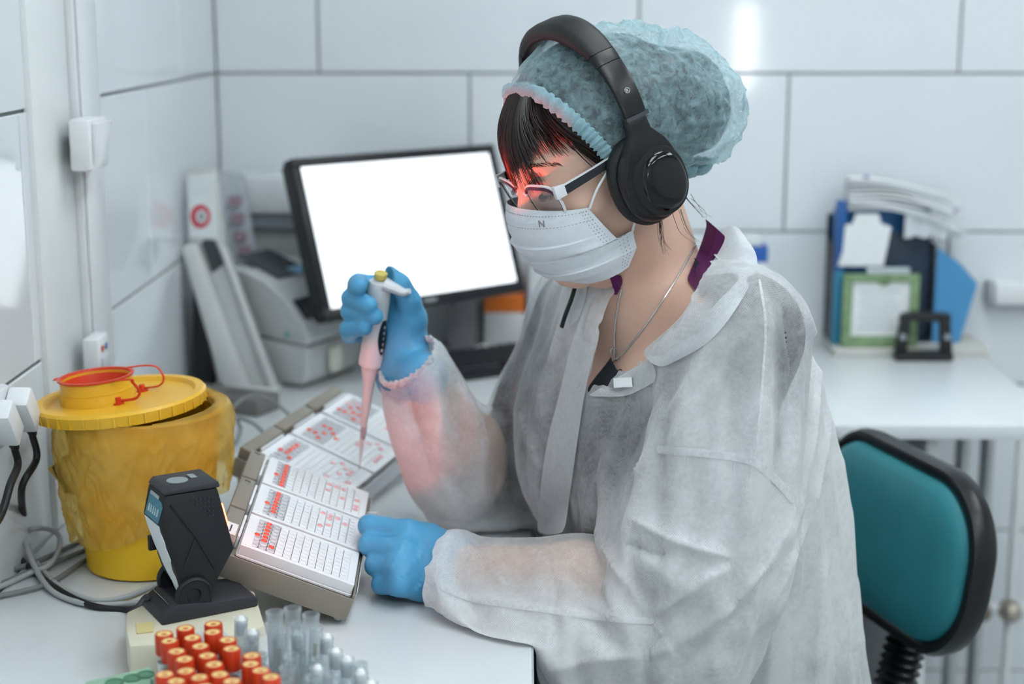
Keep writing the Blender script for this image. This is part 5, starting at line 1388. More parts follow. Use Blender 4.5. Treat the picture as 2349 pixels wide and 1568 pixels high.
folds = [
    ([(1735, 640), (1758, 720), (1752, 860), (1738, 1000), (1712, 1130), (1690, 1240)], .012, .012),
    ([(1660, 720), (1600, 850), (1530, 960), (1455, 1100), (1412, 1225)], .012, .012),
    ([(1700, 760), (1640, 870), (1560, 985), (1510, 1050)], .007, .010),
    ([(1480, 850), (1440, 940), (1390, 1050), (1340, 1190)], .009, .011),
    ([(1530, 850), (1480, 960), (1430, 1080)], -.008, .012),
    ([(1800, 700), (1822, 850), (1800, 1000), (1770, 1100)], -.010, .014),
    ([(1850, 700), (1880, 820), (1868, 1000), (1830, 1180), (1780, 1300)], .010, .012),
    ([(1915, 800), (1905, 980), (1870, 1150), (1800, 1330), (1740, 1420)], .008, .012),
    ([(1830, 1150), (1770, 1280), (1680, 1390), (1590, 1460), (1530, 1482)], .010, .011),
    ([(1445, 1190), (1490, 1215), (1560, 1245), (1690, 1285)], .016, .012),
    ([(1430, 1250), (1480, 1262), (1540, 1270)], -.018, .014),
    ([(1690, 1290), (1600, 1345), (1540, 1385), (1490, 1425)], .012, .011),
    ([(1375, 1238), (1420, 1310), (1470, 1390), (1500, 1420)], .012, .011),
    ([(1210, 1245), (1270, 1300), (1340, 1380), (1420, 1420)], .010, .012),
    ([(1300, 1260), (1350, 1330), (1400, 1400)], -.009, .012),
    ([(1500, 1425), (1520, 1452), (1530, 1478)], .008, .009),
    ([(1030, 1225), (1090, 1268), (1150, 1330), (1180, 1385)], .010, .011),
    ([(1010, 1345), (1080, 1372), (1200, 1395), (1350, 1415), (1480, 1428)], .008, .010),
    ([(1690, 1420), (1640, 1500), (1630, 1568)], .010, .011),
    ([(1800, 1350), (1770, 1450), (1760, 1568)], .008, .011), ([(1900, 1250), (1880, 1400), (1870, 1568)], .008, .011),
    ([(1060, 800), (1090, 900), (1110, 1010), (1105, 1110), (1130, 1200)], .010, .011),
    ([(1000, 830), (1010, 950), (1005, 1060), (1040, 1180)], .008, .011),
    ([(930, 880), (960, 1000), (1000, 1120)], -.008, .012), ([(1180, 920), (1220, 1020), (1250, 1110)], .008, .011),
    ([(1300, 700), (1270, 800), (1240, 900), (1250, 1000)], .008, .011), ([(1300, 860), (1290, 1000), (1280, 1150)], .010, .012),
    ([(1240, 1540), (1380, 1510), (1490, 1505)], .010, .011), ([(1490, 1505), (1560, 1480)], .008, .010),
]
GP = crease(GP, vnormals(GP, GQ), bvh(GP, GQ), folds)
def grain(c, d):
    """extra cloth: across the drop on body and upper sleeves, along the arm on the forearms"""
    u = d / np.maximum(np.linalg.norm(d, axis=1), 1e-9)[:, None]
    up = np.abs(u[:, 2]); ex = 1.12 - .10 * up ** 2
    for pth in (sl_n, sl_f):
        best = np.full(len(c), 9.0); al = np.zeros(len(c))
        for a_, b_ in zip(pth[3:], pth[4:]):
            ab = b_ - a_; t_ = np.clip(((c - a_) @ ab) / (ab @ ab), 0, 1); e = np.linalg.norm(c - a_ - t_[:, None] * ab, axis=1)
            m = e < best; best[m] = e[m]; al[m] = np.abs(u[m] @ (ab / np.linalg.norm(ab)))
        fo = best < .085
        ex[fo] = 1.03 + .12 * al[fo] ** 2
    return ex
pin = np.zeros(len(GP))
nbr = np.linalg.norm(GP - (NB + V3(0, 0, .02)), axis=1)
pin[nbr < .115] = 1
for sh in (LS, RS):
    ab = sh - NB; t_ = np.clip(((GP - NB) @ ab) / (ab @ ab), 0, 1.12); c_ = NB + t_[:, None] * ab
    pin[(np.linalg.norm(GP - c_, axis=1) < .085) & (GP[:, 2] > c_[:, 2] + .018)] = 1
_px, _py = projn(GP); _q = GP - SH
vpoly = [(1380, 540), (1690, 430), (1690, 545), (1628, 660), (1590, 735), (1500, 835), (1340, 925), (1330, 880), (1390, 650)]
pin[(_q @ ft > -.035) & (_q @ lt > -.17) & inpoly(_px, _py, vpoly)] = 1
for pth, rr in ((sl_n, .02), (sl_f, .016)):
    dd = (pth[-1] - pth[-2]) / np.linalg.norm(pth[-1] - pth[-2])
    pin[((GP - pth[-1]) @ dd > -.004) & (np.linalg.norm(GP - pth[-1], axis=1) < .09)] = 1
import time as _t; _t0 = _t.time()
GP = drape(GP, GQ, gown_contact, steps=110, excess=grain, bend=.10, pins=pin, iters=8, anchor=.018, seed=5)
print('drape', len(GP), _t.time() - _t0)
GP = laplace(GP, GQ, .30)
gown = np_mesh('gown', GP, GQ, M_GOWN, person)
sm_ = gown.modifiers.new('smooth_cloth', 'SUBSURF'); sm_.levels = 2; sm_.render_levels = 2
_me = bpy.data.meshes.new_from_object(gown.evaluated_get(bpy.context.evaluated_depsgraph_get()))
gown.modifiers.clear()
GP2 = np.zeros(len(_me.vertices) * 3, np.float32); _me.vertices.foreach_get('co', GP2); GP2 = GP2.reshape(-1, 3).astype(float) + n3(person.location)
GQ2 = np.zeros(len(_me.loops), np.int32); _me.loops.foreach_get('vertex_index', GQ2); GQ2 = GQ2.reshape(-1, 4)
GP2 = crease(GP2, vnormals(GP2, GQ2), bvh(GP2, GQ2), [(l, a * .62, .0065) for l, a, w in folds])
_me.vertices.foreach_set('co', (GP2 - n3(person.location)).astype(np.float32).ravel()); _me.update()
gown.data = _me
_ga = _me.attributes.new('gap', 'FLOAT', 'POINT'); _ga.data.foreach_set('value', np.clip(body_clear(GP2), 0, .1).astype(np.float32))
GOWN_T = bvh(GP2, GQ2)

# ---- collar, lapel, seams and labels laid on the gown
po = Vector(person.location)
def strip(name, m, rows, off=.004, n=4, sub=1, smooth=2, tree=None):
    """cloth sheet laid on the gown through rows of pixels (all rows have the same number of points)"""
    px_ = []
    for r_ in rows:
        px_.append([(p.x, p.y, p.z) for p in spline([(p[0], p[1], p[2] if len(p) > 2 else 0) for p in r_], n)])
    h, c = len(px_), len(px_[0]); Y = np.full((h, c), np.nan)
    for i in range(h):
        for j in range(c):
            x, y, d = px_[i][j]
            if d > .5: Y[i, j] = d
            else:
                q_ = hit(tree or GOWN_T, x, y)
                if q_ is not None and q_.y < 1.98: Y[i, j] = q_.y - off
    med = np.nanmedian(Y)
    for i in range(h):
        ok = ~np.isnan(Y[i])
        Y[i] = np.interp(np.arange(c), np.where(ok)[0], Y[i][ok]) if ok.any() else np.nan
    for i in range(h):
        if np.isnan(Y[i]).all():
            oth = [k for k in range(h) if not np.isnan(Y[k]).all()]; Y[i] = Y[min(oth, key=lambda k: abs(k - i))]
    for _ in range(smooth):
        Z_ = np.pad(Y, ((0, 0), (1, 1)), 'edge'); Y = np.minimum(Y, (Z_[:, :-2] + 2 * Z_[:, 1:-1] + Z_[:, 2:]) / 4 + .002)
    pts = [[aty(px_[i][j][0], px_[i][j][1], float(Y[i, j])) - po for j in range(c)] for i in range(h)]
    b = MB()
    b.add([p for r_ in pts for p in r_], [(i * c + j, i * c + j + 1, (i + 1) * c + j + 1, (i + 1) * c + j) for i in range(h - 1) for j in range(c - 1)])
    o = b.obj(name, m, person, ang=80)
    if sub:
        d_ = o.modifiers.new('soft', 'SUBSURF'); d_.levels = sub; d_.render_levels = sub
    return o
def band(pix, w):
    up, dn = [], []
    for i, p in enumerate(pix):
        a_, b_ = pix[max(0, i - 1)], pix[min(len(pix) - 1, i + 1)]
        dx, dy = b_[0] - a_[0], b_[1] - a_[1]; l = math.hypot(dx, dy)
        up.append((p[0] + dy / l * w, p[1] - dx / l * w)); dn.append((p[0] - dy / l * w, p[1] + dx / l * w))
    return [up, pix, dn]
strip('collar', M_GOWN2, [
    [(1646, 528, 1.700), (1662, 552, 1.672), (1606, 645, 1.630), (1562, 725, 1.585), (1472, 806, 1.610)],
    [(1670, 516, 1.690), (1690, 562, 1.640), (1640, 668, 1.575), (1580, 752, 1.545), (1484, 824, 1.572)],
    [(1686, 516, 1.684), (1716, 584, 1.610), (1672, 692, 1.520), (1606, 776, 1.508), (1502, 838, 1.545)],
    [(1698, 526, 1.686), (1738, 600, 1.612), (1692, 702, 1.512), (1622, 786, 1.502), (1522, 842, 1.540)]], n=5)
strip('far_lapel', M_GOWN2, [
    [(1352, 636), (1334, 720), (1308, 800), (1284, 900), (1258, 1000), (1242, 1100), (1230, 1225)],
    [(1384, 634), (1364, 720), (1338, 805), (1314, 900), (1290, 1000), (1276, 1100), (1262, 1225)],
    [(1410, 636), (1392, 718), (1364, 806), (1342, 898), (1326, 1000), (1312, 1100), (1294, 1225)]], off=.007)
strip('front_facing', M_GOWN2, [
    [(1346, 908), (1396, 878), (1446, 848), (1492, 824)], [(1374, 909), (1416, 893), (1460, 873), (1506, 850)], [(1404, 910), (1436, 907), (1466, 895), (1504, 874)]], off=.004)
strip('white_sticker', mat('white_sticker', '#eef1f2', .6), [[(1407, 848), (1428, 846), (1448, 845)], [(1407, 868), (1429, 866), (1449, 865)], [(1408, 889), (1430, 888), (1451, 887)]], off=.0075, n=2, sub=0)
strip('sleeve_seam', M_SEAM, band([(1506, 1030), (1560, 1034), (1640, 1042), (1715, 1054), (1760, 1082), (1795, 1116), (1824, 1150)], 9), off=.0015)
strip('forearm_seam', M_SEAM, band([(1012, 1346), (1080, 1372), (1150, 1384), (1240, 1396), (1350, 1412), (1440, 1422), (1500, 1424)], 7), off=.0015)
strip('shoulder_seam', M_SEAM, band([(1742, 640), (1756, 740), (1750, 860), (1738, 1000), (1722, 1050)], 3), off=.0012)
strip('purple_strap', M_PURP, [
    [(1617, 500), (1620, 520), (1606, 565), (1592, 600), (1576, 640)], [(1640, 520), (1640, 545), (1628, 582), (1610, 620), (1590, 660)], [(1668, 545), (1664, 570), (1650, 602), (1632, 640), (1606, 682)]], off=.0035, tree=NECK_T)
strip('purple_strap', M_PURP, [[(1398, 636), (1404, 652), (1408, 676)], [(1412, 630), (1416, 650), (1412, 676)], [(1424, 630), (1428, 648), (1416, 676)]], off=.004, tree=NECK_T)
strip('far_collar', M_GOWN2, [[(1350, 632), (1342, 690), (1322, 742)], [(1326, 640), (1318, 700), (1304, 750)], [(1300, 655), (1294, 700), (1288, 742)]], off=.010)
lc_ = [hit(GOWN_T, x, y, .0125) for x, y in ((1347, 640), (1340, 665), (1331, 695), (1320, 725), (1311, 752))]
lc_ = [p - po for p in lc_ if p is not None]
if len(lc_) > 2: MB().tube(spline(lc_, 4), .0026, 6, flat=.6).obj('neck_cord', mat('black_cord', '#15171a', .6), person, ang=80)
# ------------------------------------------------------------------ gloves (hands closed on what they hold)
M_GLV = mat('blue_nitrile', '#55a5d2', rough=0.42, var=0.05, scale=40, bump=0.10, bscale=350, sss=0.05)
A = lambda px, py, y: n3(aty(px, py, y))
# -- left hand: loose fist on the bench, back of the hand towards the camera
fing = [  # knuckle, middle joint, fingertip joint, tip (index first)
    (A(938, 1222, 1.629), A(848, 1206, 1.644), A(864, 1222, 1.679), A(896, 1238, 1.677)),
    (A(924, 1262, 1.607), A(850, 1249, 1.625), A(864, 1262, 1.665), A(896, 1268, 1.665)),
    (A(918, 1300, 1.591), A(862, 1296, 1.611), A(874, 1304, 1.653), A(902, 1302, 1.654)),
    (A(918, 1338, 1.583), A(876, 1338, 1.599), A(888, 1340, 1.639), A(912, 1336, 1.641))]
frad = [(.0132, .0122, .0110, .0098), (.0134, .0124, .0110, .0098), (.0130, .0118, .0106, .0094), (.0122, .0108, .0098, .0088)]
thL = [A(985, 1268, 1.662), A(936, 1235, 1.680), A(890, 1212, 1.680), A(862, 1202, 1.676)]
wrL = [A(1012, 1262, 1.640), A(1015, 1300, 1.625), A(1018, 1345, 1.608)]
def gloveL(P):
    d = None
    for f, r in zip(fing, frad):
        e = chain(P, f, r, .004); d = e if d is None else smin(d, e, .0035)
    t = chain(P, thL, (.017, .0135, .0125, .0105), .004); d = smin(d, t, .006)
    pal = None
    for i, f in enumerate(fing):
        w = wrL[0] * (1 - i / 3) + wrL[2] * (i / 3)
        e = chain(P, [f[0], f[0] * .5 + w * .5 + V3(0, .006, 0), w], [.0142, .0175, .0200], .01); pal = e if pal is None else smin(pal, e, .016)
    pal = smin(pal, cone(P, wrL[1] + V3(0, .012, 0), A(900, 1280, 1.648), .026, .018), .02)
    d = smin(d, pal, .007)
    d = smin(d, cone(P, wrL[1], A(1065, 1312, 1.63), .0335, .034), .015)
    # glove wrinkles
    q = P @ V3(1, .2, .55)
    d = d - .0005 * vnoise(P * 90, 5) - .0007 * ridged(np.stack([q * 55, P[:, 2] * 9, P[:, 1] * 9], 1), 6)
    return smax(d, DESK + .001 - P[:, 2], .003)
lp, lq = sdf_mesh(gloveL, (-.22, 1.54, .75), (-.04, 1.74, .90), .0019)
lt_ = bvh(lp, lq)
lp = crease(lp, vnormals(lp, lq), lt_, [
    ([(995, 1245), (990, 1290), (972, 1335), (940, 1372)], .0028, .0013), ([(988, 1248), (982, 1290), (962, 1335), (930, 1370)], -.0020, .0018),
    ([(975, 1235), (965, 1275), (935, 1310), (890, 1348)], .0020, .0013), ([(940, 1222), (920, 1250), (905, 1282), (890, 1305)], .0015, .0013),
    ([(925, 1205), (905, 1235), (880, 1255)], -.0016, .0014), ([(950, 1225), (930, 1262), (908, 1300)], -.0014, .0014)])
np_mesh('left_glove', lp, lq, M_GLV, person)
# -- right hand round the pipette
PT, PB = A(873, 634, 1.806), A(824, 1076, 1.862)                # pipette axis: button, tip
pax = (PB - PT) / np.linalg.norm(PB - PT); PLEN = np.linalg.norm(PB - PT)
def onax(py, dx=0, dy=0.0):
    """point beside the pipette axis at the height of a photo row, offset in pixels and metres of depth"""
    t = (py - 634) / (1076 - 634); p = PT + (PB - PT) * t
    return p + n3(_RT) * dx / 1890.0 + V3(0, dy, 0)
fr_ = []
for i, (yk, ym, yt, tx) in enumerate(((668, 652, 648, -42), (700, 680, 688, -16), (732, 708, 712, 0), (768, 742, 738, -20))):
    kn = onax(yk, 30, .036); pip = onax(ym + 6, -52 - (4 if i == 3 else 0), .030); dip = onax(ym, -58, -.004); tip = onax(yt, tx, -.026)
    if i == 0: dip = onax(ym, -50, .0); tip = onax(yt, tx, -.022)
    if i == 3: pip = onax(ym + 30, -58, .030); dip = onax(ym + 4, -58, -.006); tip = onax(yt - 2, tx, -.026)
    fr_.append((kn, pip, dip, tip))
rr_f = [(.0125, .0118, .0112, .0098), (.0130, .0124, .0118, .0104), (.0128, .0120, .0114, .0102), (.0118, .0112, .0108, .0096)]
thR = [onax(800, 74, .022), onax(735, 76, .018), onax(690, 68, .012), onax(655, 46, .008), onax(630, 16, .006)]
wrR = onax(858, 80, .006)
def gloveR(P):
    d = None
    for f, r in zip(fr_, rr_f):
        e = chain(P, f, r, .003); d = e if d is None else smin(d, e, .003)
    pal = None
    for i, f in enumerate(fr_):
        w = wrR + V3(0, .008 * (1.5 - i) * .3, 0)
        e = chain(P, [f[0], f[0] * .45 + w * .55 + n3(_RT) * .006, w], [.013, .0195, .024], .01); pal = e if pal is None else smin(pal, e, .014)
    pal = smin(pal, chain(P, [onax(740, 50, .026), onax(800, 64, .014), wrR], [.016, .024, .027], .01), .012)
    th = chain(P, thR, (.022, .0190, .0135, .0115, .0100), .006)
    d = smin(d, pal, .006); d = smin(d, th, .008)
    d = smin(d, cone(P, wrR, RW_ + (RW_ - wrR) * .5, .030, .031), .016)
    pip_ = cone(P, PT, PT + pax * .10, .0146, .0146)
    d = smax(d, -(pip_ - .0004), .002)
    return d - .0004 * vnoise(P * 90, 5) - .0006 * ridged(P * V3(30, 30, 60), 6)
rp, rq = sdf_mesh(gloveR, wrR - V3(.16, .14, .12), wrR + V3(.10, .14, .17), .0020)
np_mesh('right_glove', rp, rq, M_GLV, person)
dd_ = (sl_f[-1] - sl_f[-2]) / np.linalg.norm(sl_f[-1] - sl_f[-2]); e1_ = np.cross(dd_, V3(0, 0, 1)); e1_ /= np.linalg.norm(e1_); e2_ = np.cross(dd_, e1_)
rg_ = []
for i in range(97):
    a_ = 2 * math.pi * i / 96; rad = .0385 + .0012 * math.sin(a_ * 23) ; c_ = sl_f[-1] + (e1_ * math.cos(a_) + e2_ * math.sin(a_)) * rad + dd_ * (.006 + .0012 * math.sin(a_ * 31))
    nrm_ = e1_ * math.cos(a_) + e2_ * math.sin(a_)
    rg_.append([Vector(c_ + nrm_ * .0026 * math.cos(b) + dd_ * .0055 * math.sin(b)) - po for b in [2 * math.pi * k / 8 for k in range(8)]])
MB().loft(rg_, False, False).obj('sleeve_cuff', M_GOWN2, person, ang=70)
# ---- pipette held in the right hand
M_PIP = mat('pale_grey_pipette', '#d9dde0', rough=0.3, var=0.01); M_DSP = mat('black_display', '#101418', rough=0.15)
pip = thing('pipette', Vector(PT), 'pale grey hand pipette with a yellow button and black volume window', 'pipette')
Mz = Vector(-pax)
side = Vector(_RT) - Mz * Vector(_RT).dot(Mz); side.normalize()
Mp = frame((0, 0, 0), side, z=Mz)                    # x to the right, z up along the pipette
S_ = 1 / 1890.0
ax_t = lambda py: -(py - 634) / (1076 - 634) * PLEN
prof = [(py, w) for py, w in ((641, 14), (645, 23), (660, 26.5), (690, 26.5), (730, 25), (770, 25), (800, 27), (818, 28.5), (827, 28.5), (829, 25))]
MB().lathe([(w * S_, ax_t(py)) for py, w in reversed(prof)], 28, M=Mp).obj('body', M_PIP, pip)
MB().lathe([(w * S_, ax_t(py)) for py, w in reversed(((828, 20), (838, 20.5), (850, 18), (866, 14), (900, 12), (940, 9.5), (975, 7), (977, 6)))], 24, M=Mp).obj('shaft', M_PIP, pip)
MB().lathe([(w * S_, ax_t(py)) for py, w in reversed(((972, 8), (976, 8), (1000, 6.5), (1060, 1.6), (1076, 1.0)))], 16, cap0=False, cap1=False, M=Mp).obj('disposable_tip', glassy('clear_tip_plastic', '#eef0f2', .62, .1, .5), pip)
MB().lathe([(w * S_, ax_t(py)) for py, w in reversed(((977.5, 6), (982, 6.2), (986, 5.6), (990, 6), (996, 5.4), (1003, 4.6)))], 14, M=Mp).obj('tip_seal', mat('dark_seal', '#3d3a40', .5), pip)
MB().lathe([(w * S_, ax_t(py)) for py, w in reversed(((624, 12), (627, 15), (638, 14), (642, 9)))], 20, M=Mp).obj('yellow_button', mat('yellow_button', '#d9c66a', .4), pip)
hk = spline([(0.006, -.002, ax_t(648)), (0.018, -.004, ax_t(652)), (0.029, -.006, ax_t(657)), (0.036, -.007, ax_t(652))], 5)
MB().tube([Mp @ p for p in hk], [.0150 - .0006 * i for i in range(len(hk))], 12, flat=.55).obj('finger_hook', M_PIP, pip)
wM = Mp @ Matrix.Rotation(R(52), 4, 'Z')
dw = []
for i in range(13):
    t = i / 12; py = 722 + 76 * t; hwid = .0066 * math.sin(math.pi * min(1, max(.06, t * .92 + .06))) ** .5
    r = np.interp(py, [730, 770, 800], [25.1, 25.1, 27.1]) * S_ + .0006
    dw.append([wM @ Vector((math.cos(a_) * 0 + math.sqrt(max(1e-9, r * r - (hwid * s) ** 2)), 0, 0)) if False else wM @ Vector((hwid * s, -math.sqrt(max(1e-9, r * r - (hwid * s) ** 2)), ax_t(py))) for s in (-1, -.5, 0, .5, 1)])
MB().loft(dw, False, False, closed=False).obj('volume_window', M_DSP, pip)
for k in range(4):
    py = 738 + k * 12.5
    r = np.interp(py, [730, 770, 800], [25.1, 25.1, 27.1]) * S_ + .0011
    tm = text_mesh('0010'[k] if k < 4 else '', .0058)
    link('digit', tm, mat('white_digit', '#c8ccd0', .5), pip).matrix_local = wM @ Matrix.Translation((0.001, -r, ax_t(py))) @ Matrix.Rotation(R(90), 4, 'X')
MB().lathe([(.0022, 0), (.0022, .0008)], 12, M=wM @ Matrix.Translation((0, -26.2 * S_, ax_t(788))) @ Matrix.Rotation(R(90), 4, 'X')).obj('dial_dot', mat('white_digit', '#c8ccd0', .5), pip)
# ---- small glass tube in the left hand
tb = A(854, 1196, 1.664)
gt = thing('small_tube', Vector(tb), 'tiny clear tube pinched in the gloved left hand above the bench', 'test tube')
tM = frame((0, 0, 0), (1, 0, 0), z=(-.25, .15, .95))
MB().lathe([(.0055, -.012), (.0058, .004), (.0062, .0045), (.0062, .0085), (.0052, .0085), (.0050, .004), (.0047, -.011)], 16, cap0=True, cap1=False, M=tM).obj('tube_wall', M_GLT, gt)
MB().lathe([(.0064, .0086), (.0064, .0105), (.003, .0112)], 16, M=tM).obj('open_cap', M_GLT, gt)

# ------------------------------------------------------------------ hair
def edge_z0(x): return np.interp(x, [-.20, -.13, -.085, -.03, .0, .028, .045, .060, .075], [-.055, -.050, -.040, -.012, .004, .030, .070, .108, .16])
def hair_mat():
    m = mat('dark_brown_hair', '#1d1311', rough=0.36, var=0.30, scale=60, spec=0.5)
    return m
M_HAIR = hair_mat()
def hairvol(P):
    q = toH(P); d = ellip(q, (-.010, 0, .050), (.099, .0795, .0885))
    d = smin(d, ellip(q, (-.108, 0, .028), (.056, .068, .060)), .03) - .004 * vnoise(q * 40, 12) * (q[:, 0] < -.06)               # gathered hair under the cap
    d = d - .0012 * ridged(np.stack([q[:, 1] * 160, q[:, 0] * 20, q[:, 2] * 20], 1), 7)
    x, y, z = q[:, 0], np.abs(q[:, 1]), q[:, 2]
    lim = np.interp(x, [-.13, -.06, -.02, .015, .03, .05, .07, .09, .11], [-.035, -.03, .0, .024, .050, .074, .090, .094, .096])
    lim = np.where((q[:, 1] < .012) & (x > .04), np.minimum(lim, .066 + .9 * np.maximum(0, q[:, 1] + .01)), lim)
    return smax(d, (lim - z) * .8, .004)
hp1, hq1 = sdf_mesh(hairvol, Hw(0, 0, .05) - .2, Hw(0, 0, .05) + .2, .0034)
np_mesh('hair', hp1, hq1, M_HAIR, person)
# fringe strands: root under the cap edge, fall over the brow and temple
random.seed(11)
def strand_mesh(strands, r0, seg=4):
    b = MB()
    for pts, w in strands:
        n = len(pts); b.tube(pts, [w * r0 * (1 - .75 * (i / (n - 1)) ** 2) for i in range(n)], seg, cap=False)
    return b
def outpush(p, mn):
    x, y, z = p; k = math.sqrt(((x + .010) / .099) ** 2 + (y / .0795) ** 2 + ((z - .05) / .0885) ** 2)
    s = max(1.0, (1 + mn) / max(k, 1e-6)) if k < 1 + mn else 1.0
    return (-.010 + (x + .010) * s, y * s, .05 + (z - .05) * s)
S = []
def comb(phi, z, lay_):
    rho = math.sqrt(max(.05, 1 - (max(0.0, z - .05) / .0885) ** 2))
    return (-.010 + .099 * rho * math.cos(phi) * (1 + lay_), .0795 * rho * math.sin(phi) * (1 + lay_), z)
for i in range(2300):
    d_ = random.uniform(-58, 84); phi = R(d_)
    if 18 < d_ < 50 and random.random() < .45: continue
    lay_ = random.uniform(.015, .12) if d_ < 25 else random.uniform(.010, .06)
    ztip = (.022 + random.uniform(-.010, .020)) if d_ < 14 else ((.058 + random.uniform(-.016, .024)) if d_ < 50 else (.026 - .0006 * (d_ - 50) + random.uniform(-.012, .02)))
    if d_ > 8: phi1 = phi + R(random.uniform(2, 12) + (.18 * (d_ - 8)))
    else: phi1 = phi + R(random.uniform(-5, 5))
    phi0 = phi * .86; xr = comb(phi0, .112, 0)[0]
    zr = min(.122, float(edge_z0(max(-.02, .066 * math.cos(phi0)))) + .012)
    pts = []
    for k in range(11):
        t = k / 10; ph = phi0 + (phi1 - phi0) * t ** 1.5
        pts.append(Hv(*comb(ph, zr + (ztip - zr) * t, lay_ * (.35 + .65 * math.sin(min(1, t * 1.25) * math.pi / 2)))))
    S.append((pts, random.uniform(.5, 1.35)))
orig = Vector(person.location)
def shift(strs): return [([p - orig for p in pts], w) for pts, w in strs]
f_ = strand_mesh(shift(S), .00066).obj('fringe', M_HAIR, person, ang=80)
W_ = []
for k in range(24):                                    # wisps below the headphone and at the nape
    if k < 14:
        a0 = (1513 + random.uniform(-4, 6), 492); pts = [a0, (a0[0] + random.uniform(-3, 4), 525), (a0[0] + random.uniform(-2, 8), 552), (a0[0] + random.uniform(4, 24), 578 + random.uniform(-6, 8))]; yy = 1.605
    elif k < 20:
        a0 = (1575 + random.uniform(-6, 10), 452 + random.uniform(-8, 4)); pts = [a0, (a0[0] + 14, 466), (a0[0] + 24 + random.uniform(0, 12), 484), (a0[0] + 32 + random.uniform(0, 20), 500)]; yy = 1.70
    else:
        a0 = (1545 + random.uniform(-10, 20), 480); pts = [a0, (a0[0] + 10, 510), (a0[0] + 22, 535), (a0[0] + 50 + random.uniform(-10, 10), 560)]; yy = 1.62
    W_.append(([aty(x, y, yy) for x, y in [(p.x, p.y) for p in spline([(x, y, 0) for x, y in pts], 4)]], random.uniform(.4, 1.0)))
strand_mesh(shift(W_), .00030).obj('loose_wisps', M_HAIR, person, ang=80)
# eyebrow and lashes
def hairs(base, n, L, dirf, r=.00035):
    out = []
    for i in range(n):
        t = i / (n - 1); p = Vector(base(t)); d = Vector(dirf(t))
        out.append(([p, p + d * L * .5, p + d * L * .9 + Vector((0, 0, -.0005))], random.uniform(.7, 1.2)))
    return strand_mesh(shift(out), r, 3)
for s in (1, -1):
    hairs(lambda t: Hw(.0950 - .020 * t * t - .001, s * (.014 + .040 * t), .037 + .006 * math.sin(t * 2.6) + random.uniform(-.0022, .0022)), 110, .010, lambda t: (hl * s * (.5 + t) + hu * (.5 - .6 * t) + hf * .1) / 1.2, .00032).obj('eyebrow', M_HAIR, person, ang=80)
    hairs(lambda t: Hw(.0895 - .012 * (t - .4) ** 2 * 3, s * (.019 + .028 * t), .0085 + .003 * abs(t - .5)), 26, .008, lambda t: hf * .8 - hu * .5 + hl * s * (t - .3), .0004).obj('eyelashes', M_HAIR, person, ang=80)

# ------------------------------------------------------------------ bouffant cap
def cap_mat():
    m = gown_mat('blue_nonwoven', 0.36, 0.46, dot=.0, tint='#bfe4ec', fine=.5)
    nt = m.node_tree
    for n in nt.nodes:
        if n.type == 'TEX_NOISE' and n.inputs['Scale'].default_value > 20:
            n.inputs['Scale'].default_value = 130; n.inputs['Distortion'].default_value = 0.6; n.inputs['Detail'].default_value = 8
    return m
M_CAP = cap_mat(); M_CAP2 = gown_mat('blue_nonwoven_gathered', 0.80, 0.3, dot=.0, tint='#b3dce6')
def capvol(P):
    q = toH(P)
    d = ellip(q, (-.014, 0, .054), (.104, .088, .092))
    d = smin(d, ellip(q, (-.100, 0, .026), (.072, .080, .076)), .03)
    near = np.abs(d) < .03
    if near.any():
        Q_ = q[near]; back = np.clip((-.03 - Q_[:, 0]) / .06, 0, 1)
        w = (.0012 + .0065 * back) * ridged(Q_ * V3(24, 26, 30) + 1, 8) + (.0006 + .0040 * back) * ridged(Q_ * V3(52, 50, 60), 9) + .0010 * ridged(Q_ * 105, 10)
        d = d.copy(); d[near] = d[near] - w
    return d
cp, cq = sdf_mesh(capvol, Hw(-.04, 0, .05) - .22, Hw(-.04, 0, .05) + .22, .0030, relax=1)
ql = toH(cp[cq].mean(1))
EDX, EDZ = [-.20, -.13, -.085, -.03, .0, .028, .045, .060, .075], [-.055, -.050, -.040, -.012, .004, .030, .070, .108, .16]
def edge_z(x): return np.interp(x, EDX, EDZ)
np_mesh('cap', cp, cq[ql[:, 2] > edge_z(ql[:, 0])], M_CAP, person)
# gathered elastic hem of the cap
def cap_hit(x, y_sign, z):
    o = Hv(-.03, 0, .05); p = Hv(x, y_sign, z); d = (p - o).normalized()
    t = 0.0
    for _ in range(60):
        q_ = np.array([tuple(o + d * t)]); s = float(capvol(q_)[0]); t -= s * .8
        if abs(s) < 2e-4: break
    return o + d * t
ruf = []
def edge_curve(sgn):
    out = []
    for i in range(90):
        x = -.125 + .186 * i / 89; z = float(edge_z(x))
        k = max(0.0, 1 - ((x + .014) / .104) ** 2 - ((z - .054) / .092) ** 2)
        y = .088 * math.sqrt(k)
        if x < -.03:
            k2 = max(0.0, 1 - ((x + .1) / .072) ** 2 - ((z - .026) / .076) ** 2); y = max(y, .080 * math.sqrt(k2))
        out.append((x, sgn * y, z))
    return out
near_e = edge_curve(1); far_e = edge_curve(-1)
loop = near_e + far_e[::-1]
rl = []
n_ = len(loop) * 3
sp_ = spline([Vector(p) for p in loop], 3)
for i, p in enumerate(sp_):
    t = (sp_[min(i + 1, len(sp_) - 1)] - sp_[max(i - 1, 0)]).normalized()
    o_ = Vector((p.x + .02, p.y, p.z - .05)).normalized()
    c_ = t.cross(o_).normalized()
    wob = .0011 * math.sin(i * 1.9) + .0010 * math.sin(i * .9 + 1) + .0006 * math.sin(i * 3.1)
    ring = []
    for k in range(8):
        b = 2 * math.pi * k / 8
        ring.append(Hv(*(p + o_ * (.0012 + .0030 * math.cos(b) + wob) + c_ * (.0078 + .0014 * math.sin(i * 1.9 + 1)) * math.sin(b))) - orig)
    rl.append(ring)
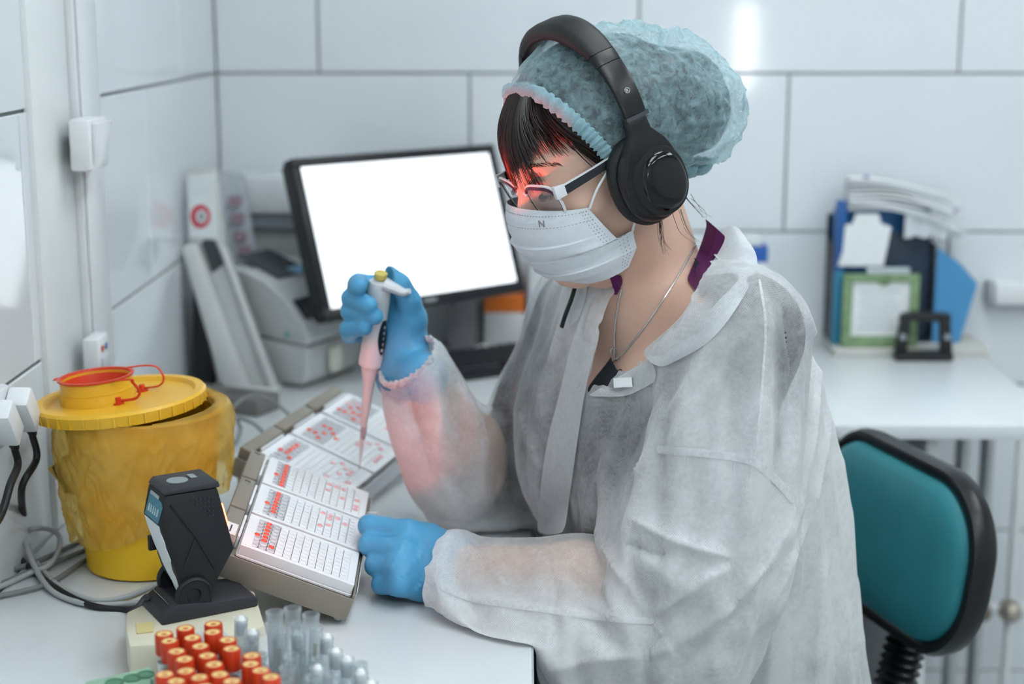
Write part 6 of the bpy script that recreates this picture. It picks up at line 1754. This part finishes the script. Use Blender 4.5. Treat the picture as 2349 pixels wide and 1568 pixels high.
MB().loft(rl, False, False).obj('cap_elastic', M_CAP2, person, ang=70)
# ------------------------------------------------------------------ face mask
M_MSK = mat('pale_mask_fabric', '#dfe6ec', rough=0.75, var=0.03, scale=120, bump=0.12, bscale=900)
mk = thing('face_mask', Hv(.10, 0, -.05), 'pleated pale disposable face mask over the person\'s nose and mouth', 'mask')
mo = Vector(mk.location)
def mlerp(v, tab):
    vs = [t[0] for t in tab]
    return [float(np.interp(v, vs, [t[k] for t in tab])) for k in range(1, len(tab[0]))]
def mask_pt(u, v, off=0.0):
    """u -1..1 across the face, v 0..1 from the nose to under the chin"""
    cx, cz = mlerp(v, [(0, .1095, .000), (.10, .1165, -.012), (.25, .1195, -.028), (.45, .117, -.050), (.65, .110, -.070), (.85, .099, -.088), (1, .080, -.101)])
    sx, sy, sz = mlerp(v, [(0, .0635, .0660, -.0125), (.25, .054, .0672, -.035), (.50, .044, .0675, -.056), (.56, .024, .0672, -.0555), (.75, .024, .066, -.076), (1, .036, .0585, -.094)])
    a = abs(u) * math.pi / 2
    c, s = math.cos(a) ** .85, math.sin(a) ** .92
    pl = 0.0
    for p0 in (.36, .54, .74):                         # pleats: each fold overlaps the one below
        if v >= p0: pl = .0042 * (1 - min(1, (v - p0) / .16))
        if v >= p0: last = pl
    k = 1 - abs(u) ** 3
    x = sx + (cx - sx) * c + (pl * k + off) * max(c, .25); z = sz + (cz - sz) * c
    y = (sy * s + (pl * .4 * k + off) * s) * (1 if u >= 0 else -1)
    if u > .62 and .44 < v < .66: y += .002 * math.sin((v - .44) / .22 * math.pi)
    return Hv(x, y, z)
NU, NV = 60, 72
g = MB()
vs_ = [mask_pt(-1 + 2 * i / (NU - 1), j / (NV - 1)) - mo for j in range(NV) for i in range(NU)]
vb_ = [mask_pt(-1 + 2 * i / (NU - 1), j / (NV - 1), -.0012) - mo for j in range(NV) for i in range(NU)]
fs_ = [(j * NU + i, j * NU + i + 1, (j + 1) * NU + i + 1, (j + 1) * NU + i) for j in range(NV - 1) for i in range(NU - 1)]
g.add(vs_, fs_); g.add(vb_, [f[::-1] for f in fs_])
nn = NU * NV
bd = [i for i in range(NU)] + [j * NU + NU - 1 for j in range(1, NV)] + [(NV - 1) * NU + i for i in range(NU - 2, -1, -1)] + [j * NU for j in range(NV - 2, 0, -1)]
g.f += [(bd[k], bd[(k + 1) % len(bd)], bd[(k + 1) % len(bd)] + nn, bd[k] + nn) for k in range(len(bd))]
g.obj('mask_panel', M_MSK, mk, ang=40)
M_STI = mat('grey_stitch', '#9aa0a8', rough=.7)
st_ = MB()
for v in (.045, .155):
    for i in range(46):
        u = -.95 + 1.9 * i / 45
        st_.tube([mask_pt(u, v, .0004) - mo, mask_pt(u + .018, v, .0004) - mo], .00026, 4)
tag(st_.obj('stitch_line', M_STI, mk), kind='stuff')
st2 = MB()
for v in range(22):
    for k in range(3):
        vv = .03 + v * .043
        if vv < .98: st2.tube([mask_pt(.90 + .03 * k, vv, .0004) - mo, mask_pt(.90 + .03 * k, vv + .012, .0004) - mo], .0003, 4)
tag(st2.obj('edge_weld_dots', M_STI, mk), kind='stuff')
uN, vN = .40, .105
e1 = (mask_pt(uN + .03, vN) - mask_pt(uN - .03, vN)).normalized(); e2 = (mask_pt(uN, vN - .03) - mask_pt(uN, vN + .03)).normalized()
o = link('printed_letter', text_mesh('N', .0105, .0001), mat('mauve_grey_print', '#8d7f86', .7), mk)
o.matrix_local = Matrix.Translation(mask_pt(uN, vN, .0006) - mo) @ frame((0, 0, 0), e1, y=e2)
for pts in (((.0625, .0668, -.014), (.050, .0735, .004), (.032, .0800, .020), (.014, .0815, .030)), ((.024, .0675, -.0570), (.016, .074, -.040), (.008, .0795, -.024), (.0, .081, -.012))):
    for sgn in (1, -1):
        MB().tube([Hv(p[0], p[1] * sgn, p[2]) - mo for p in [tuple(q) for q in spline(pts, 5)]], .0014, 8).obj('ear_loop', mat('white_elastic', '#eef1f3', .7), mk)
# ------------------------------------------------------------------ eyeglasses
M_WHT = mat('white_acetate', '#e9ebee', rough=.25); M_PLM = mat('plum_acetate', '#4c1636', rough=.25); M_TMP = mat('dark_temple', '#23262e', rough=.4)
gl = thing('eyeglasses', Hv(.095, 0, .01), 'white and plum framed eyeglasses with dark temples on the person\'s face', 'glasses')
go = Vector(gl.location)
def lens_pt(s, u, v):
    """u -.5 (nose) .. .5 (temple), v -.5 .. .5 (top); gentle wrap"""
    y = .036 + u * .052; x = .0985 - .0075 * ((u + .5)) ** 1.6 - .007 * (.5 - v); z = .003 + v * .036 - .004 * (u) * (v > 0) * 0
    return Hv(x, s * y, z)
def outline(k=1.0, n=40):
    out = []
    for i in range(n):
        a = 2 * math.pi * i / n; c, s = math.cos(a), math.sin(a)
        e = 2 / 3.4
        u = .5 * math.copysign(abs(c) ** e, c); v = .5 * math.copysign(abs(s) ** e, s)
        if v < 0: u *= 1 - .10 * abs(v) * 2
        out.append((u * k, v * k))
    return out
M_LENS = glassy('clear_lens', '#e9eef4', .93, .02, .25)
for s in (1, -1):
    ol = outline()
    loop_ = [lens_pt(s, u, v) - go for u, v in ol]
    MB().tube(loop_ + loop_[:2], .00165, 8, cap=False).obj('rim', M_WHT, gl)
    top = [lens_pt(s, u, v) + Vector(hf) * .0016 - go for u, v in ol if v > .30]
    top.sort(key=lambda p: p.dot(Vector(hl)))
    MB().tube(top, .0017, 8, flat=1.25).obj('plum_brow_bar', M_PLM, gl)
    wt_ = [p + Vector(hu) * .0024 - Vector(hf) * .0008 for p in top]
    MB().tube(wt_, .0015, 8).obj('white_top_edge', M_WHT, gl)
    low = [lens_pt(s, u * 1.0, v) + Vector(hf) * .0011 - go for u, v in ol if v < .36]
    # dark inner line round the lower rim
    lw_ = [lens_pt(s, u * .965, v * .965) + Vector(hf) * .0010 - go for u, v in ol]
    MB().tube(lw_ + lw_[:2], .0006, 6, cap=False).obj('dark_rim_line', M_TMP, gl)
    lens = [lens_pt(s, u * .97, v * .97) - go for u, v in ol]
    cen_ = [lens_pt(s, u * .5, v * .5) + Vector(hf) * .0007 - go for u, v in ol]
    MB().loft([lens, cen_], False, True).obj('lens', M_LENS, gl)
    hx = Vector((.0905, s * .0645, .017))
    hb = [Vector(p) for p in ((.0935, .061, .0095), (.0935, .0675, .0095), (.0935, .0675, .0235), (.0935, .061, .0235))]
    hb2 = [Vector(p) for p in ((.0815, .0655, .0105), (.0815, .0688, .0105), (.0815, .0688, .0225), (.0815, .0655, .0225))]
    MB().loft([[Hv(p.x, s * p.y, p.z) - go for p in hb], [Hv(p.x, s * p.y, p.z) - go for p in hb2]]).obj('hinge_block', M_WHT, gl, bevel=.0006)
    tp = spline([(.0825, .0676, .0165), (.05, .0755, .022), (.015, .0815, .028), (-.012, .083, .030)], 6)
    for nm, m_, z0, z1, th in (('temple', M_TMP, -.0052, .0040, .0010), ('temple_top_strip', M_WHT, .0041, .0056, .0012)):
        rg = []
        for i, p in enumerate(tp):
            k = 1 - .25 * i / len(tp)
            rg.append([Hv(p.x, s * (p.y + th), p.z + z0 * k) - go, Hv(p.x, s * (p.y + th), p.z + z1 * k) - go, Hv(p.x, s * (p.y - th), p.z + z1 * k) - go, Hv(p.x, s * (p.y - th), p.z + z0 * k) - go])
        MB().loft(rg).obj(nm, m_, gl, bevel=0)
br = [Hv(.0985, y, .010 + .004 * (1 - (y / .011) ** 2)) - go for y in (-.011, -.006, 0, .006, .011)]
MB().tube(br, .0019, 8).obj('bridge', M_WHT, gl)
for s in (1, -1):
    MB().lathe([(.0008, 0), (.0042, .0006), (.0042, .0016), (.0008, .0022)], 12, M=Matrix.Translation(Hv(.0945, s * .0095, .004) - go) @ frame((0, 0, 0), Vector(hf), z=Vector(hl) * s)).obj('nose_pad', M_LENS, gl)
# ------------------------------------------------------------------ headphones
M_HPB = mat('satin_black', '#131417', rough=.32, var=.06); M_HPL = mat('black_leatherette', '#17181a', rough=.5, var=.05, bump=.12, bscale=700); M_HPG = mat('glossy_black', '#060708', rough=.06, spec=.6)
hp = thing('headphones', Hv(0, 0, .1), 'large black over-ear headphones worn over the blue cap', 'headphones')
ho = Vector(hp.location)
def oval(cx, cz, rx, rz, y, s, n=40, tilt=R(4)):
    out = []
    for k in range(n):
        a = 2 * math.pi * k / n; c, si = math.cos(a), math.sin(a)
        x, z = rx * math.copysign(abs(c) ** .9, c), rz * math.copysign(abs(si) ** .9, si)
        out.append(Hv(cx + x * math.cos(tilt) + z * math.sin(tilt), s * y, cz - x * math.sin(tilt) + z * math.cos(tilt)) - ho)
    return out
for s in (1, -1):
    O = lambda rx, rz, y, cx=.002, cz=-.004: oval(cx, cz, rx, rz, y, s)
    MB().loft([O(.030, .036, .080), O(.0385, .0455, .080), O(.0415, .0485, .084), O(.0415, .0485, .092), O(.038, .045, .0955)], True, True).obj('ear_cushion', M_HPL, hp, ang=70)
    MB().loft([O(.036, .043, .0957), O(.0378, .0445, .098), O(.0375, .044, .103), O(.034, .040, .1085), O(.0318, .0375, .1092)], True, True).obj('ear_shell', M_HPB, hp, ang=45)
    MB().loft([O(.0318, .0372, .1093, -.003, -.007), O(.0300, .0355, .1122, -.003, -.007), O(.0262, .0312, .1130, -.003, -.007)], True, True).obj('shell_ring', M_HPB, hp, ang=45)
    MB().loft([O(.0258, .0308, .1131, -.005, -.008), O(.0246, .0295, .1152, -.005, -.008), O(.020, .024, .1172, -.005, -.008), O(.011, .013, .1183, -.005, -.008), O(.003, .004, .1186, -.005, -.008)], True, True).obj('gloss_plate', M_HPG, hp, ang=70)
    # fork that carries the cup
    fk = []
    for i in range(9):
        t = i / 8; z = .064 - t * .060; hwf, hwb = np.interp(t, [0, .25, .55, 1], [.0125, .0135, .027, .0395]), np.interp(t, [0, .25, .55, 1], [.0125, .0135, .0285, .0405])
        y0, y1 = .0985 + .001 * t, np.interp(t, [0, .5, 1], [.1085, .1125, .1085])
        cx = .002
        fk.append([Hv(cx + hwf, s * y0, z) - ho, Hv(cx + hwf * .86, s * y1, z) - ho, Hv(cx - hwb * .86, s * y1, z) - ho, Hv(cx - hwb, s * y0, z) - ho])
    MB().loft(fk).obj('yoke', M_HPB, hp, bevel=.0012)
    MB().loft([[Hv(.0135, s * .0975, .0665) - ho, Hv(.0135, s * .1085, .0665) - ho, Hv(-.0135, s * .1085, .0665) - ho, Hv(-.0135, s * .0975, .0665) - ho], [Hv(.0132, s * .0975, .0625) - ho, Hv(.0132, s * .109, .0625) - ho, Hv(-.0132, s * .109, .0625) - ho, Hv(-.0132, s * .0975, .0625) - ho]]).obj('slider_ring', mat('dark_chrome', '#55585c', .25, metal=.7), hp)
def band_ring(th, wx, tk, inset=0.0, n=14):
    y, z = .1035 * math.cos(th), .058 + .0985 * math.sin(th) ** .92 if th < math.pi / 2 else .058 + .0985 * abs(math.sin(th)) ** .92
    c = Vector((0, y, z)); o_ = Vector((0, math.cos(th), math.sin(th)))
    out = []
    for k in range(n):
        a = 2 * math.pi * k / n; e = .6
        ux = wx * math.copysign(abs(math.cos(a)) ** e, math.cos(a)); uo = tk * math.copysign(abs(math.sin(a)) ** e, math.sin(a))
        p = c + Vector((ux, 0, 0)) + o_ * (uo + inset)
        out.append(Hv(*p) - ho)
    return out
th0, th1 = R(5), R(175)
def span(a, b, n, w, t, ins=0.0):
    return [band_ring(R(a + (b - a) * i / (n - 1)), w(i / (n - 1)), t(i / (n - 1)), ins) for i in range(n)]
for s in (0, 1):
    A0, A1, A2, A3 = (4, 36, 44, 52) if s == 0 else (176, 144, 136, 128)
    MB().loft(span(A0, A1, 14, lambda u: .0128 + .0012 * u, lambda u: .0042)).obj('band_arm', M_HPB, hp, ang=45)
    MB().loft(span(A1 + (.4 if s == 0 else -.4), A2, 6, lambda u: .0142 + .001 * u, lambda u: .0046 + .0006 * u)).obj('band_joint', M_HPB, hp, ang=45)
MB().loft(span(44.4, 135.6, 40, lambda u: .0152 + .0045 * math.sin(u * math.pi), lambda u: .0054 + .0040 * math.sin(u * math.pi))).obj('padded_headband', M_HPL, hp, ang=60)
sm = MB()
for i in range(60):                                    # stitching under the front edge of the pad
    th = R(50 + 80 * i / 59)
    rg = band_ring(th, .0152 + .0045 * math.sin((i / 59 * .88 + .06) * math.pi), .0054 + .004 * math.sin((i / 59 * .88 + .06) * math.pi))
    p = rg[13] * .5 + rg[0] * .5; q_ = p + Vector(hl) * .0016
    sm.tube([p, p + (rg[12] - rg[13]) * .35], .0006, 4)
tag(sm.obj('seam_stitches', M_HPB, hp), kind='stuff')
o = link('registered_mark', text_mesh('\u00ae', .0085, .0001), mat('white_digit', '#c8ccd0', .5), hp)
pm_ = Vector((0.0, .1035 * math.cos(R(17)), .058 + .0985 * math.sin(R(17)) ** .92)); on_ = Vector((0, math.cos(R(17)), math.sin(R(17))))
wpt = Hv(*(pm_ + on_ * .0050)); nw = (Vector(hl) * on_.y + Vector(hu) * on_.z).normalized()
o.matrix_local = Matrix.Translation(wpt - ho) @ frame((0, 0, 0), -Vector(hf), z=nw)
# ------------------------------------------------------------------ necklace
M_SIL = mat('silver_chain', '#cfcfcf', rough=.25, metal=.9)
nk = thing('necklace', Vector(NB), 'fine silver chain necklace on the person\'s neck', 'necklace')
no_ = Vector(nk.location)
for pix in ([(1613, 512), (1598, 552), (1572, 602), (1535, 668), (1492, 732), (1452, 786), (1424, 818), (1413, 826)], [(1426, 662), (1420, 690), (1414, 730), (1411, 775), (1412, 826)]):
    pp2 = []
    for p in spline([(x, y, 0) for x, y in pix], 6):
        h_ = hit(SKIN_T, p.x, p.y, .0010)
        if h_ is not None: pp2.append(h_ - no_)
    if len(pp2) > 3:
        dense = spline(pp2, 4)
        MB().tube(dense, [.00085 + .0004 * (i % 2) for i in range(len(dense))], 6).obj('chain', M_SIL, nk)
h_ = hit(SKIN_T, 1413, 806, .002)
if h_ is not None:
    MB().tube([h_ - no_ + Vector((.0042 * math.cos(a), 0, .0042 * math.sin(a))) for a in [2 * math.pi * k / 16 for k in range(18)]], .0007, 6).obj('clasp_ring', M_SIL, nk)
